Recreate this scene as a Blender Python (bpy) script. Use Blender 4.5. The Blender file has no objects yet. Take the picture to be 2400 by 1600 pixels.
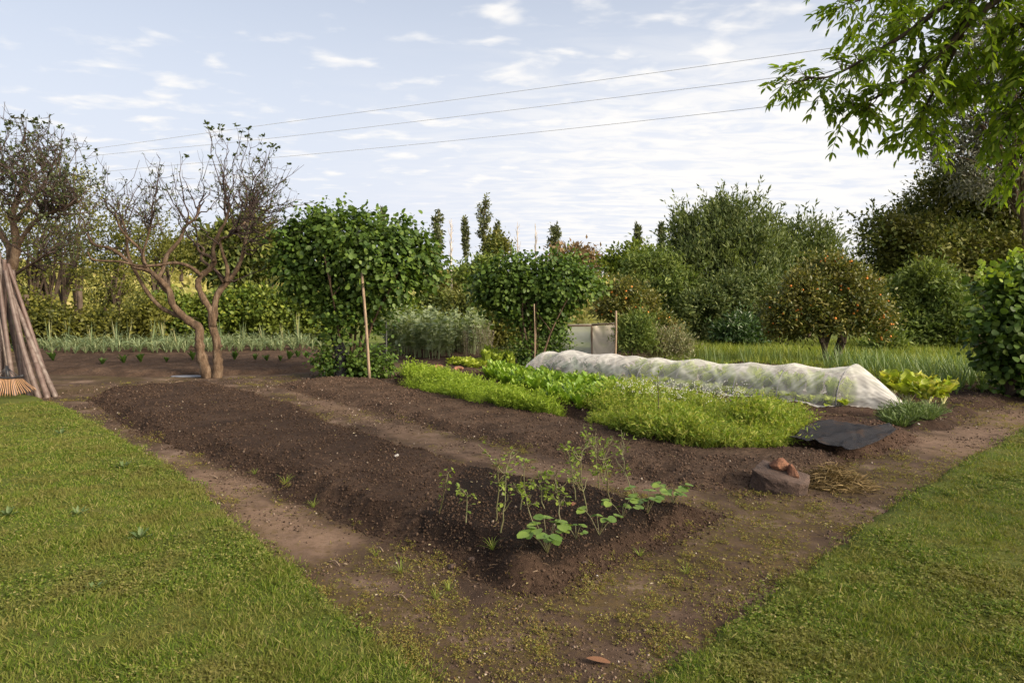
import bpy, math, random
import numpy as np
from mathutils import Vector, Matrix

# ------------------------------------------------------------------ camera, sky, sun, exposure
S = bpy.context.scene
COL = S.collection
R = math.radians
FPX = 1600.0                      # focal length in pixels of the 2400 wide photograph (24 mm lens)
PITCH = math.atan(100.0 / FPX)
CAMZ = 1.6
cam = bpy.data.cameras.new("camera"); camo = bpy.data.objects.new("camera", cam); COL.objects.link(camo)
cam.sensor_width = 36.0; cam.lens = 24.0; cam.clip_start = 0.05; cam.clip_end = 3000
camo.location = (0, 0, CAMZ); camo.rotation_euler = (R(90) - PITCH, 0, 0)
S.camera = camo

SUN_AZ, SUN_EL = 122.0, 28.0      # clockwise from the view direction: behind the camera's right shoulder
sv = Vector((math.cos(R(SUN_EL)) * math.sin(R(SUN_AZ)), math.cos(R(SUN_EL)) * math.cos(R(SUN_AZ)), math.sin(R(SUN_EL))))
sun = bpy.data.lights.new("sun", 'SUN'); suno = bpy.data.objects.new("sun", sun); COL.objects.link(suno)
sun.energy = 3.6; sun.angle = R(20.0); sun.color = (1.0, 0.85, 0.66)
suno.rotation_euler = (-sv).to_track_quat('-Z', 'Y').to_euler()
suno.location = (20, -10, 20)

S.view_settings.view_transform = 'Standard'; S.view_settings.look = 'None'
S.view_settings.exposure = 1.0; S.view_settings.gamma = 1.0
S.cycles.max_bounces = 6; S.cycles.diffuse_bounces = 3; S.cycles.transparent_max_bounces = 14
S.cycles.use_denoising = True
SKY_STRENGTH = 0.072

def build_world():
    w = bpy.data.worlds.new("World"); S.world = w; w.use_nodes = True
    nt = w.node_tree; N = nt.nodes; L = nt.links
    bg = N["Background"]
    sky = N.new("ShaderNodeTexSky"); sky.sky_type = 'NISHITA'; sky.sun_disc = False
    sky.sun_elevation = R(SUN_EL); sky.sun_rotation = R(SUN_AZ); sky.air_density = 1.0; sky.dust_density = 0.6; sky.ozone_density = 1.6
    tc = N.new("ShaderNodeTexCoord"); sep = N.new("ShaderNodeSeparateXYZ"); L.new(tc.outputs["Generated"], sep.inputs[0])
    def M(op, a, b=None, c=None):
        n = N.new("ShaderNodeMath"); n.operation = op
        for i, x in enumerate((a, b, c)):
            if x is None: continue
            if isinstance(x, (int, float)): n.inputs[i].default_value = x
            else: L.new(x, n.inputs[i])
        return n.outputs[0]
    def MR(x, a, b, c=0.0, d=1.0, sm=True):
        n = N.new("ShaderNodeMapRange"); n.interpolation_type = 'SMOOTHSTEP' if sm else 'LINEAR'
        L.new(x, n.inputs[0])
        for i, q in enumerate((a, b, c, d)): n.inputs[i + 1].default_value = q
        return n.outputs[0]
    zz = M('MAXIMUM', sep.outputs[2], 0.0)
    den = M('ADD', zz, 0.06)
    cx = M('DIVIDE', sep.outputs[0], den); cy = M('DIVIDE', sep.outputs[1], den)
    com = N.new("ShaderNodeCombineXYZ"); L.new(cx, com.inputs[0]); L.new(cy, com.inputs[1])
    def noise(scale, detail, rough, dist=0.0, vec=None, sc=(1, 1, 1), off=(0, 0, 0), rot=0.0):
        mp = N.new("ShaderNodeMapping"); mp.inputs["Scale"].default_value = sc; mp.inputs["Location"].default_value = off
        mp.inputs["Rotation"].default_value = (0, 0, rot)
        L.new(com.outputs[0], mp.inputs[0])
        n = N.new("ShaderNodeTexNoise"); n.inputs["Scale"].default_value = scale; n.inputs["Detail"].default_value = detail
        n.inputs["Roughness"].default_value = rough; n.inputs["Distortion"].default_value = dist
        L.new(mp.outputs[0], n.inputs["Vector"]); return n.outputs[0]
    puffs = noise(4.4, 5, 0.50, 0.2, sc=(1.0, 1.25, 1), off=(2.6, 5.9, 0))
    group = noise(0.75, 3, 0.5, off=(9.3, 2.7, 0))
    ripple = noise(3.4, 7, 0.56, 0.7, sc=(0.9, 1.9, 1), off=(1.2, 7.7, 0), rot=R(6))
    # the layer of thin cloud thickens to the right and towards the lower sky
    az = M('DIVIDE', sep.outputs[0], M('MAXIMUM', sep.outputs[1], 0.05))
    cover = M('ADD', MR(az, -0.35, 0.42), 0.0)
    low = MR(sep.outputs[2], 0.40, 0.17)
    lay = M('MULTIPLY', cover, low)
    sheet = M('MULTIPLY', M('MINIMUM', M('MULTIPLY', lay, 1.5), 1.0), MR(M('ADD', ripple, M('MULTIPLY', lay, 0.12)), 0.42, 0.72, 0.12, 1.0))
    thr = M('ADD', puffs, M('ADD', M('MULTIPLY', M('SUBTRACT', group, 0.5), 0.30), M('MULTIPLY', cover, 0.06)))
    pf = MR(thr, 0.50, 0.76, 0.0, 0.95)
    pf = M('MULTIPLY', pf, MR(sep.outputs[2], 0.05, 0.16))
    mask = M('MINIMUM', M('MAXIMUM', pf, sheet), 1.0)
    # pale air towards the horizon and to the right
    hz = M('MULTIPLY', MR(sep.outputs[2], 0.62, 0.08, 0.40, 0.98), 1.0)
    hz = M('MINIMUM', M('ADD', hz, M('MULTIPLY', lay, 0.20)), 1.0)
    mixh = N.new("ShaderNodeMix"); mixh.data_type = 'RGBA'
    L.new(hz, mixh.inputs[0]); L.new(sky.outputs[0], mixh.inputs[6]); mixh.inputs[7].default_value = (5.6, 5.9, 6.6, 1)
    mixc = N.new("ShaderNodeMix"); mixc.data_type = 'RGBA'
    L.new(mask, mixc.inputs[0]); L.new(mixh.outputs[2], mixc.inputs[6])
    mixc.inputs[7].default_value = (7.2, 7.05, 6.88, 1)
    # glow added to the unseen sky round the sun, softly lighting the garden
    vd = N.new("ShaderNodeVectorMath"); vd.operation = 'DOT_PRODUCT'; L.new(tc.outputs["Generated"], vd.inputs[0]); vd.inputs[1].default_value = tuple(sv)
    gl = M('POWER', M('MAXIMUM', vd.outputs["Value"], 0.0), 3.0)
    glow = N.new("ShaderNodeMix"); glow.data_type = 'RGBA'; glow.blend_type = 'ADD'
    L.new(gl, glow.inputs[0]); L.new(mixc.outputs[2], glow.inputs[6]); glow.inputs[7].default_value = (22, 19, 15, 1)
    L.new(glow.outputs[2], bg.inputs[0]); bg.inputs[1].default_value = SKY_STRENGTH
build_world()

# ------------------------------------------------------------------ helpers
rng = np.random.default_rng(7); random.seed(7)
CP, SP = math.cos(PITCH), math.sin(PITCH)
def rayd(u, v):
    a, b = (u - 1200) / FPX, (800 - v) / FPX
    return np.array([a, CP + b * SP, -SP + b * CP])
def G(u, v, z=0.0):                       # the point at height z seen at pixel (u, v)
    d = rayd(u, v); k = (z - CAMZ) / d[2]
    return np.array([d[0] * k, d[1] * k, z])
def P(u, v, Y):                           # the point at distance Y seen at pixel (u, v)
    d = rayd(u, v); k = Y / d[1]
    return np.array([d[0] * k, Y, CAMZ + d[2] * k])
DN = np.array([-0.69, 0.725]); NN = np.array([0.725, 0.69])
def LP(s, t, z=0.0):                      # bed coordinates: s across the beds, t along them
    return np.array([s * NN[0] + t * DN[0], s * NN[1] + t * DN[1], z])

def _h(ix, iy, seed):
    n = (ix * 374761393 + iy * 668265263 + seed * 974634777) & 0xFFFFFFFF
    n = ((n ^ (n >> 13)) * 1274126177) & 0xFFFFFFFF
    return ((n ^ (n >> 16)) & 0xFFFF) / 65535.0
def vnoise(x, y, seed=0):
    x = np.asarray(x, float); y = np.asarray(y, float)
    ix = np.floor(x).astype(np.int64); iy = np.floor(y).astype(np.int64); fx = x - ix; fy = y - iy
    fx = fx * fx * (3 - 2 * fx); fy = fy * fy * (3 - 2 * fy)
    a = _h(ix, iy, seed); b = _h(ix + 1, iy, seed); c = _h(ix, iy + 1, seed); d = _h(ix + 1, iy + 1, seed)
    return (a * (1 - fx) + b * fx) * (1 - fy) + (c * (1 - fx) + d * fx) * fy - 0.5
def fbm(x, y, sc, oct=4, seed=0, gain=0.5):
    v = 0; a = 1.0
    for i in range(oct):
        v = v + a * vnoise(np.asarray(x) * sc, np.asarray(y) * sc, seed + i * 17); sc *= 2.03; a *= gain
    return v
def sstep(a, b, x):
    t = np.clip((np.asarray(x, float) - a) / (b - a), 0, 1); return t * t * (3 - 2 * t)
def sdf(poly, x, y):                      # signed distance, positive inside
    poly = np.asarray(poly, float); x = np.asarray(x, float); y = np.asarray(y, float)
    d = np.full(x.shape, 1e9); ins = np.zeros(x.shape, bool); n = len(poly)
    for i in range(n):
        ax, ay = poly[i]; bx, by = poly[(i + 1) % n]
        ex, ey = bx - ax, by - ay
        t = np.clip(((x - ax) * ex + (y - ay) * ey) / (ex * ex + ey * ey + 1e-12), 0, 1)
        d = np.minimum(d, (x - ax - t * ex) ** 2 + (y - ay - t * ey) ** 2)
        c = (ay > y) != (by > y)
        with np.errstate(divide='ignore', invalid='ignore'):
            ins ^= c & (x < (bx - ax) * (y - ay) / (by - ay if by != ay else 1e-12) + ax)
    return np.where(ins, 1, -1) * np.sqrt(d)
def px_poly(pts, z=0.0): return [tuple(G(u, v, z)[:2]) for u, v in pts]

ORG = {}
def new_mesh(name, V, F, mat, smooth=False, attr=None):
    V = np.ascontiguousarray(V, np.float32); F = np.ascontiguousarray(F, np.int32)
    me = bpy.data.meshes.new(name); k = F.shape[1]
    me.vertices.add(len(V)); me.vertices.foreach_set("co", V.ravel())
    me.loops.add(F.size); me.loops.foreach_set("vertex_index", F.ravel())
    me.polygons.add(len(F)); me.polygons.foreach_set("loop_start", np.arange(0, F.size, k, dtype=np.int32))
    me.polygons.foreach_set("loop_total", np.full(len(F), k, np.int32))
    if smooth: me.polygons.foreach_set("use_smooth", np.ones(len(F), bool))
    me.update(calc_edges=True)
    if attr:
        for an, av in attr.items():
            at = me.attributes.new(an, 'FLOAT', 'POINT'); at.data.foreach_set("value", np.ascontiguousarray(av, np.float32))
    me.materials.append(mat); return me
def mk(name, VF, mat, parent=None, smooth=False, attr=None, loc=None):
    V, F = VF; V = np.asarray(V, float)
    if parent is not None: o0 = ORG[parent.name]
    else: o0 = np.array(loc, float) if loc is not None else np.zeros(3)
    me = new_mesh(name, V - o0, F, mat, smooth, attr)
    o = bpy.data.objects.new(name, me); COL.objects.link(o)
    if parent is not None: o.parent = parent
    else: o.location = o0
    ORG[o.name] = o0; return o
def tag(o, label=None, cat=None, group=None, kind=None):
    if label: o["label"] = label
    if cat: o["category"] = cat
    if group: o["group"] = group
    if kind: o["kind"] = kind
    return o
def thing(name, label, cat, loc=(0, 0, 0), group=None):
    o = bpy.data.objects.new(name, None); COL.objects.link(o); o.location = loc; o.empty_display_size = 0.1
    ORG[o.name] = np.array(loc, float); return tag(o, label, cat, group)
def dup(root, loc, rz=0.0, sc=1.0, label=None, group=None, tilt=0.0):
    r = root.copy(); COL.objects.link(r); r.location = loc; r.rotation_euler = (tilt, 0, rz); r.scale = (sc, sc, sc)
    ORG[r.name] = np.array(loc, float)
    if label: r["label"] = label
    if group: r["group"] = group
    for ch in list(root.children):
        c = ch.copy(); COL.objects.link(c); c.parent = r
        for g in list(ch.children):
            d = g.copy(); COL.objects.link(d); d.parent = c
    return r
def join(parts):
    parts = [p for p in parts if len(p[0])]
    Vs, Fs, o = [], [], 0
    for V, F in parts: Vs.append(V); Fs.append(np.asarray(F) + o); o += len(V)
    return np.concatenate(Vs), np.concatenate(Fs)
def nrm(a): return a / (np.linalg.norm(a, axis=-1, keepdims=True) + 1e-9)
def rdir(n, r=None): return nrm((r or rng).normal(size=(n, 3)))
def tube(pts, rad, n=6, cap=True):
    pts = np.asarray(pts, float); m = len(pts); rad = np.broadcast_to(np.asarray(rad, float), (m,))
    T = nrm(np.gradient(pts, axis=0)); a = np.array([0.31, 0.17, 0.93]) if abs(T[0][2]) < 0.9 else np.array([1.0, 0.1, 0.05])
    X = nrm(np.cross(T, a)); Y = np.cross(T, X)
    th = np.linspace(0, 2 * np.pi, n, endpoint=False)
    V = (pts[:, None] + rad[:, None, None] * (X[:, None] * np.cos(th)[None, :, None] + Y[:, None] * np.sin(th)[None, :, None])).reshape(-1, 3)
    i = np.arange(m - 1)[:, None] * n; j = np.arange(n)[None, :]; j2 = (j + 1) % n
    a_, b_, c_, d_ = (i + j).ravel(), (i + j2).ravel(), (i + n + j2).ravel(), (i + n + j).ravel()
    F = np.concatenate([np.stack([a_, b_, c_], 1), np.stack([a_, c_, d_], 1)])
    if cap:
        V = np.concatenate([V, pts[[0, -1]]]); k = m * n; jj = np.arange(n)
        F = np.concatenate([F, np.stack([np.full(n, k), (jj + 1) % n, jj], 1), np.stack([np.full(n, k + 1), (m - 1) * n + jj, (m - 1) * n + (jj + 1) % n], 1)])
    return V, F
def smooth_path(pts, sub=4):
    pts = np.asarray(pts, float)
    if len(pts) < 3: return np.stack([pts[0] + (pts[-1] - pts[0]) * t for t in np.linspace(0, 1, sub + 1)])
    p = np.concatenate([[2 * pts[0] - pts[1]], pts, [2 * pts[-1] - pts[-2]]]); out = []
    for i in range(1, len(p) - 2):
        for t in np.linspace(0, 1, sub, endpoint=False):
            out.append(0.5 * (2 * p[i] + (p[i + 1] - p[i - 1]) * t + (2 * p[i - 1] - 5 * p[i] + 4 * p[i + 1] - p[i + 2]) * t * t + (3 * p[i] - p[i - 1] - 3 * p[i + 1] + p[i + 2]) * t ** 3))
    out.append(p[-2]); return np.array(out)
def frame(d, n):
    Y = nrm(d); X = nrm(np.cross(Y, n)); Z = np.cross(X, Y); return X, Y, Z
def scat(tpl, pos, d, n, size, wid=1.0):
    tv, tf = tpl; X, Y, Z = frame(d, n); size = np.broadcast_to(np.asarray(size, float), (len(pos),))[:, None, None]
    wid = np.broadcast_to(np.asarray(wid, float), (len(pos),))[:, None, None]
    V = pos[:, None] + size * (tv[None, :, 0:1] * wid * X[:, None] + tv[None, :, 1:2] * Y[:, None] + tv[None, :, 2:3] * Z[:, None])
    F = tf[None] + (np.arange(len(pos)) * len(tv))[:, None, None]
    return V.reshape(-1, 3), F.reshape(-1, 3)
A = np.array
KITE = (A([[0, 0, 0], [-.24, .42, .05], [0, 1, -.04], [.24, .42, .05]], float), A([[0, 3, 2], [0, 2, 1]]))
NARROW = (A([[0, 0, 0], [-.11, .45, .03], [0, 1, -.06], [.11, .45, .03]], float), A([[0, 3, 2], [0, 2, 1]]))
OVAL = (A([[0, 0, 0], [0, .38, -.02], [0, .75, -.05], [0, 1, -.12], [-.26, .18, .05], [-.36, .5, .05], [-.22, .82, -.02], [.26, .18, .05], [.36, .5, .05], [.22, .82, -.02]], float),
        A([[0, 1, 4], [4, 1, 5], [1, 2, 5], [5, 2, 6], [2, 3, 6], [0, 7, 1], [7, 8, 1], [1, 8, 2], [8, 9, 2], [2, 9, 3]]))
ROUND = (A([[0, 0, 0], [0, .45, -.04], [0, 1, -.12], [-.34, .1, .05], [-.47, .45, .05], [-.3, .85, -.03], [.34, .1, .05], [.47, .45, .05], [.3, .85, -.03]], float),
         A([[0, 1, 3], [3, 1, 4], [1, 5, 4], [1, 2, 5], [0, 6, 1], [6, 7, 1], [1, 7, 8], [1, 8, 2]]))
LANCE = (A([[0, 0, 0], [0, .5, .0], [0, 1, -.14], [-.13, .3, .03], [-.12, .65, 0], [.13, .3, .03], [.12, .65, 0]], float),
         A([[0, 1, 3], [3, 1, 4], [1, 2, 4], [0, 5, 1], [5, 6, 1], [1, 6, 2]]))
BLADE = (A([[-.5, 0, 0], [.5, 0, 0], [-.42, .5, .06], [.42, .5, .06], [0, 1, .28]], float), A([[0, 1, 3], [0, 3, 2], [2, 3, 4]]))
LUMP = (A([[1, 0, 0], [-1, .1, .1], [.1, 1, 0], [0, -1, .1], [.1, 0, .75], [0, .1, -.75]], float), A([[0, 2, 4], [2, 1, 4], [1, 3, 4], [3, 0, 4], [2, 0, 5], [1, 2, 5], [3, 1, 5], [0, 3, 5]]))
TWIG = (A([[-.02, 0, 0], [.02, 0, 0], [0, 0, .03], [0, 1, 0]], float), A([[0, 1, 3], [1, 2, 3], [2, 0, 3]]))
def strip(path, wid, up=None, fold=0.0):   # a leaf blade along a path
    path = np.asarray(path, float); m = len(path); T = nrm(np.gradient(path, axis=0))
    if up is None: up = A([0, 0, 1.0])
    X = nrm(np.cross(T, up)); N_ = np.cross(X, T); w = np.broadcast_to(wid, (m,))[:, None]
    V = np.stack([path - X * w + N_ * w * fold, path, path + X * w + N_ * w * fold], 1).reshape(-1, 3); F = []
    for i in range(m - 1):
        a = i * 3
        for k in (0, 1): F += [[a + k, a + k + 1, a + k + 4], [a + k, a + k + 4, a + k + 3]]
    return V, A(F)

# ------------------------------------------------------------------ materials
MATS = {}
class NT:
    def __init__(s, m): s.nt = m.node_tree; s.N = s.nt.nodes; s.L = s.nt.links
    def n(s, t, **kw):
        x = s.N.new(t)
        for k, v in kw.items(): setattr(x, k, v)
        return x
    def noise(s, scale, detail=5, rough=0.55, vec=None, dist=0.0):
        x = s.n("ShaderNodeTexNoise"); x.inputs["Scale"].default_value = scale; x.inputs["Detail"].default_value = detail
        x.inputs["Roughness"].default_value = rough; x.inputs["Distortion"].default_value = dist
        s.L.new(vec if vec is not None else s.obj(), x.inputs["Vector"]); return x.outputs[0]
    def obj(s):
        if not hasattr(s, "_o"): s._o = s.n("ShaderNodeTexCoord").outputs["Object"]
        return s._o
    def geo(s):
        if not hasattr(s, "_g"): s._g = s.n("ShaderNodeNewGeometry")
        return s._g
    def ramp(s, fac, stops):
        x = s.n("ShaderNodeValToRGB"); e = x.color_ramp.elements
        while len(e) < len(stops): e.new(0.5)
        for el, (p, c) in zip(e, stops): el.position = p; el.color = (*c, 1) if len(c) == 3 else c
        s.L.new(fac, x.inputs[0]); return x.outputs[0]
    def mix(s, fac, a, b, mode='MIX'):
        x = s.n("ShaderNodeMix", data_type='RGBA', blend_type=mode)
        for i, q in ((0, fac), (6, a), (7, b)):
            if isinstance(q, (int, float)): x.inputs[i].default_value = q
            elif isinstance(q, tuple): x.inputs[i].default_value = (*q, 1)
            else: s.L.new(q, x.inputs[i])
        return x.outputs[2]
    def mr(s, x, a, b, c=0.0, d=1.0):
        n = s.n("ShaderNodeMapRange", interpolation_type='SMOOTHSTEP'); s.L.new(x, n.inputs[0])
        for i, q in enumerate((a, b, c, d)): n.inputs[i + 1].default_value = q
        return n.outputs[0]
    def math(s, op, a, b):
        n = s.n("ShaderNodeMath", operation=op)
        for i, q in enumerate((a, b)):
            if isinstance(q, (int, float)): n.inputs[i].default_value = q
            else: s.L.new(q, n.inputs[i])
        return n.outputs[0]
    def bump(s, h, strength, dist):
        b = s.n("ShaderNodeBump"); b.inputs["Strength"].default_value = strength; b.inputs["Distance"].default_value = dist
        s.L.new(h, b.inputs["Height"]); return b.outputs[0]
    def attr(s, name): return s.n("ShaderNodeAttribute", attribute_name=name).outputs["Fac"]
def material(name):
    m = bpy.data.materials.new(name); m.use_nodes = True; t = NT(m); return m, t, t.N["Principled BSDF"]
def setin(b, k, v): b.inputs[k].default_value = v
def leaf_mat(name, cols, trans=0.3, rough=0.5, spec=0.3, patch=None, psc=1.2):
    if name in MATS: return MATS[name]
    m, t, b = material(name)
    stops = [(i / max(1, len(cols) - 1), c) for i, c in enumerate(cols)]
    c = t.ramp(t.geo().outputs["Random Per Island"], stops)
    if patch: c = t.mix(t.mr(t.noise(psc, 3), 0.42, 0.66), c, t.mix(0.65, c, patch))
    setin(b, "Roughness", rough); setin(b, "Specular IOR Level", spec); t.L.new(c, b.inputs["Base Color"])
    tr = t.n("ShaderNodeBsdfTranslucent"); t.L.new(t.mix(1.0, c, (1.25, 1.3, 0.55), 'MULTIPLY'), tr.inputs[0])
    mx = t.n("ShaderNodeMixShader"); mx.inputs[0].default_value = trans
    t.L.new(b.outputs[0], mx.inputs[1]); t.L.new(tr.outputs[0], mx.inputs[2])
    t.L.new(mx.outputs[0], t.N["Material Output"].inputs[0]); MATS[name] = m; return m
def bark_mat(name, c1, c2, c3, sc=9.0, stretch=0.25, bump=0.5):
    if name in MATS: return MATS[name]
    m, t, b = material(name)
    mp = t.n("ShaderNodeMapping"); mp.inputs["Scale"].default_value = (1, 1, stretch); t.L.new(t.obj(), mp.inputs[0])
    f = t.noise(sc, 6, 0.6, mp.outputs[0], 0.4); g = t.noise(sc * 5, 4, 0.6, mp.outputs[0])
    c = t.ramp(f, [(0.3, c1), (0.5, c2), (0.72, c3)]); c = t.mix(t.mr(g, 0.45, 0.7), c, t.mix(0.5, c, c1))
    t.L.new(c, b.inputs["Base Color"]); setin(b, "Roughness", 0.85); setin(b, "Specular IOR Level", 0.2)
    t.L.new(t.bump(g, bump, 0.02), b.inputs["Normal"]); MATS[name] = m; return m
def plain(name, c, rough=0.6, c2=None, sc=20.0, metal=0.0):
    if name in MATS: return MATS[name]
    m, t, b = material(name)
    c2 = c2 or tuple(x * 0.7 for x in c)
    t.L.new(t.ramp(t.noise(sc, 5), [(0.35, c), (0.68, c2)]), b.inputs["Base Color"])
    setin(b, "Roughness", rough); setin(b, "Metallic", metal); MATS[name] = m; return m

def soil_mat(name, dark, mid, pale, compost=None):
    if name in MATS: return MATS[name]
    m, t, b = material(name)
    n1 = t.noise(2.2, 5); n2 = t.noise(26, 6, 0.65); n3 = t.noise(110, 4, 0.7)
    c = t.ramp(n1, [(0.32, dark), (0.52, mid), (0.74, pale)])
    c = t.mix(t.mr(n2, 0.38, 0.64, 0.0, 0.8), c, dark)
    c = t.mix(t.mr(n3, 0.62, 0.74, 0.0, 0.75), c, tuple(x * 1.9 for x in pale))
    c = t.mix(t.mr(n3, 0.40, 0.28, 0.0, 0.7), c, tuple(x * 0.5 for x in dark))
    if compost: c = t.mix(t.mr(t.math('ADD', t.attr("compost"), t.math('MULTIPLY', n2, 0.3)), 0.45, 0.72), c, t.mix(t.mr(n3, 0.55, 0.75), compost, mid))
    t.L.new(c, b.inputs["Base Color"]); setin(b, "Roughness", 0.95); setin(b, "Specular IOR Level", 0.12)
    h = t.math('ADD', t.math('MULTIPLY', n2, 1.0), t.math('MULTIPLY', n3, 0.5))
    t.L.new(t.bump(h, 0.9, 0.03), b.inputs["Normal"]); MATS[name] = m; return m

def ground_mat():
    m, t, b = material("trodden_earth")
    n1 = t.noise(0.8, 5, 0.6); n2 = t.noise(1.5, 8, 0.64); n3 = t.noise(21, 6, 0.66); n4 = t.noise(95, 4, 0.7)
    c = t.ramp(n2, [(0.34, (0.028, 0.018, 0.013)), (0.48, (0.055, 0.036, 0.025)), (0.58, (0.095, 0.064, 0.046)), (0.69, (0.185, 0.132, 0.102))])
    moss = t.mr(t.math('ADD', t.math('MULTIPLY', n1, 0.6), t.math('MULTIPLY', n3, 0.45)), 0.50, 0.62, 0, 0.75)
    c = t.mix(moss, c, t.mix(t.mr(n3, 0.4, 0.6), (0.048, 0.038, 0.012), (0.085, 0.058, 0.022)))
    c = t.mix(t.mr(n3, 0.60, 0.72, 0.0, 0.6), c, (0.035, 0.024, 0.018))
    c = t.mix(t.mr(n4, 0.64, 0.76, 0.0, 0.5), c, (0.19, 0.14, 0.10))
    c = t.mix(t.math('MULTIPLY', t.attr("moss"), t.mr(n3, .40, .60, .05, .8)), c, t.mix(t.mr(n4, .42, .6), (0.040, 0.030, 0.012), (0.085, 0.066, 0.020)))
    n5 = t.noise(4.5, 7, 0.68); c = t.mix(t.math('MULTIPLY', t.math('MULTIPLY', t.attr("worn"), t.mr(n5, 0.30, 0.55)), t.mr(n3, 0.70, 0.46, 0.35, 1.0)), c, t.mix(t.mr(n5, .5, .7), (0.175, 0.117, 0.082), (0.105, 0.067, 0.046)))
    g = t.ramp(n2, [(0.3, (0.055, 0.075, 0.015)), (0.55, (0.10, 0.125, 0.026)), (0.75, (0.16, 0.16, 0.045))])
    far = t.ramp(t.noise(0.05, 6, 0.6), [(0.35, (0.14, 0.15, 0.04)), (0.5, (0.25, 0.245, 0.065)), (0.68, (0.34, 0.30, 0.11))])
    c = t.mix(t.attr("grass"), c, g); c = t.mix(t.attr("field"), c, far)
    t.L.new(c, b.inputs["Base Color"]); setin(b, "Roughness", 0.95); setin(b, "Specular IOR Level", 0.12)
    t.L.new(t.bump(t.math('ADD', t.math('MULTIPLY', n3, .6), t.math('MULTIPLY', n4, 0.6)), 0.5, 0.012), b.inputs["Normal"]); return m
def lawn_mat():
    m, t, b = material("turf")
    n2 = t.noise(1.3, 5, 0.6); n3 = t.noise(40, 5, 0.65)
    c = t.ramp(n2, [(0.3, (0.045, 0.062, 0.012)), (0.55, (0.075, 0.092, 0.018)), (0.75, (0.11, 0.10, 0.03))])
    c = t.mix(t.mr(n3, 0.5, 0.7, 0, 0.8), c, (0.05, 0.04, 0.016))
    t.L.new(c, b.inputs["Base Color"]); setin(b, "Roughness", 0.95); setin(b, "Specular IOR Level", 0.1)
    t.L.new(t.bump(n3, 0.8, 0.02), b.inputs["Normal"]); return m
GRASS = leaf_mat("mown_grass", [(0.046, 0.084, 0.011), (0.080, 0.128, 0.015), (0.120, 0.168, 0.020), (0.17, 0.195, 0.036), (0.30, 0.26, 0.11)], 0.35, 0.6, 0.15, (0.155, 0.135, 0.042), 2.6)
MEADOW = leaf_mat("tall_grass", [(0.12, 0.165, 0.025), (0.18, 0.225, 0.035), (0.26, 0.27, 0.06)], 0.35, 0.55, 0.25)
WEED = leaf_mat("creeping_weed", [(0.17, 0.095, 0.038), (0.175, 0.145, 0.034), (0.155, 0.175, 0.026), (0.27, 0.21, 0.075)], 0.3, 0.6, 0.2)
SOIL_A = soil_mat("dark_bed_soil", (0.027, 0.0165, 0.0115), (0.053, 0.033, 0.0225), (0.078, 0.050, 0.034), (0.013, 0.0085, 0.0065))
SOIL_B = soil_mat("dry_bed_soil", (0.042, 0.027, 0.0185), (0.084, 0.054, 0.037), (0.122, 0.082, 0.057))
SOIL_C = soil_mat("red_bed_soil", (0.036, 0.022, 0.016), (0.070, 0.043, 0.030), (0.105, 0.066, 0.046))

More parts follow.
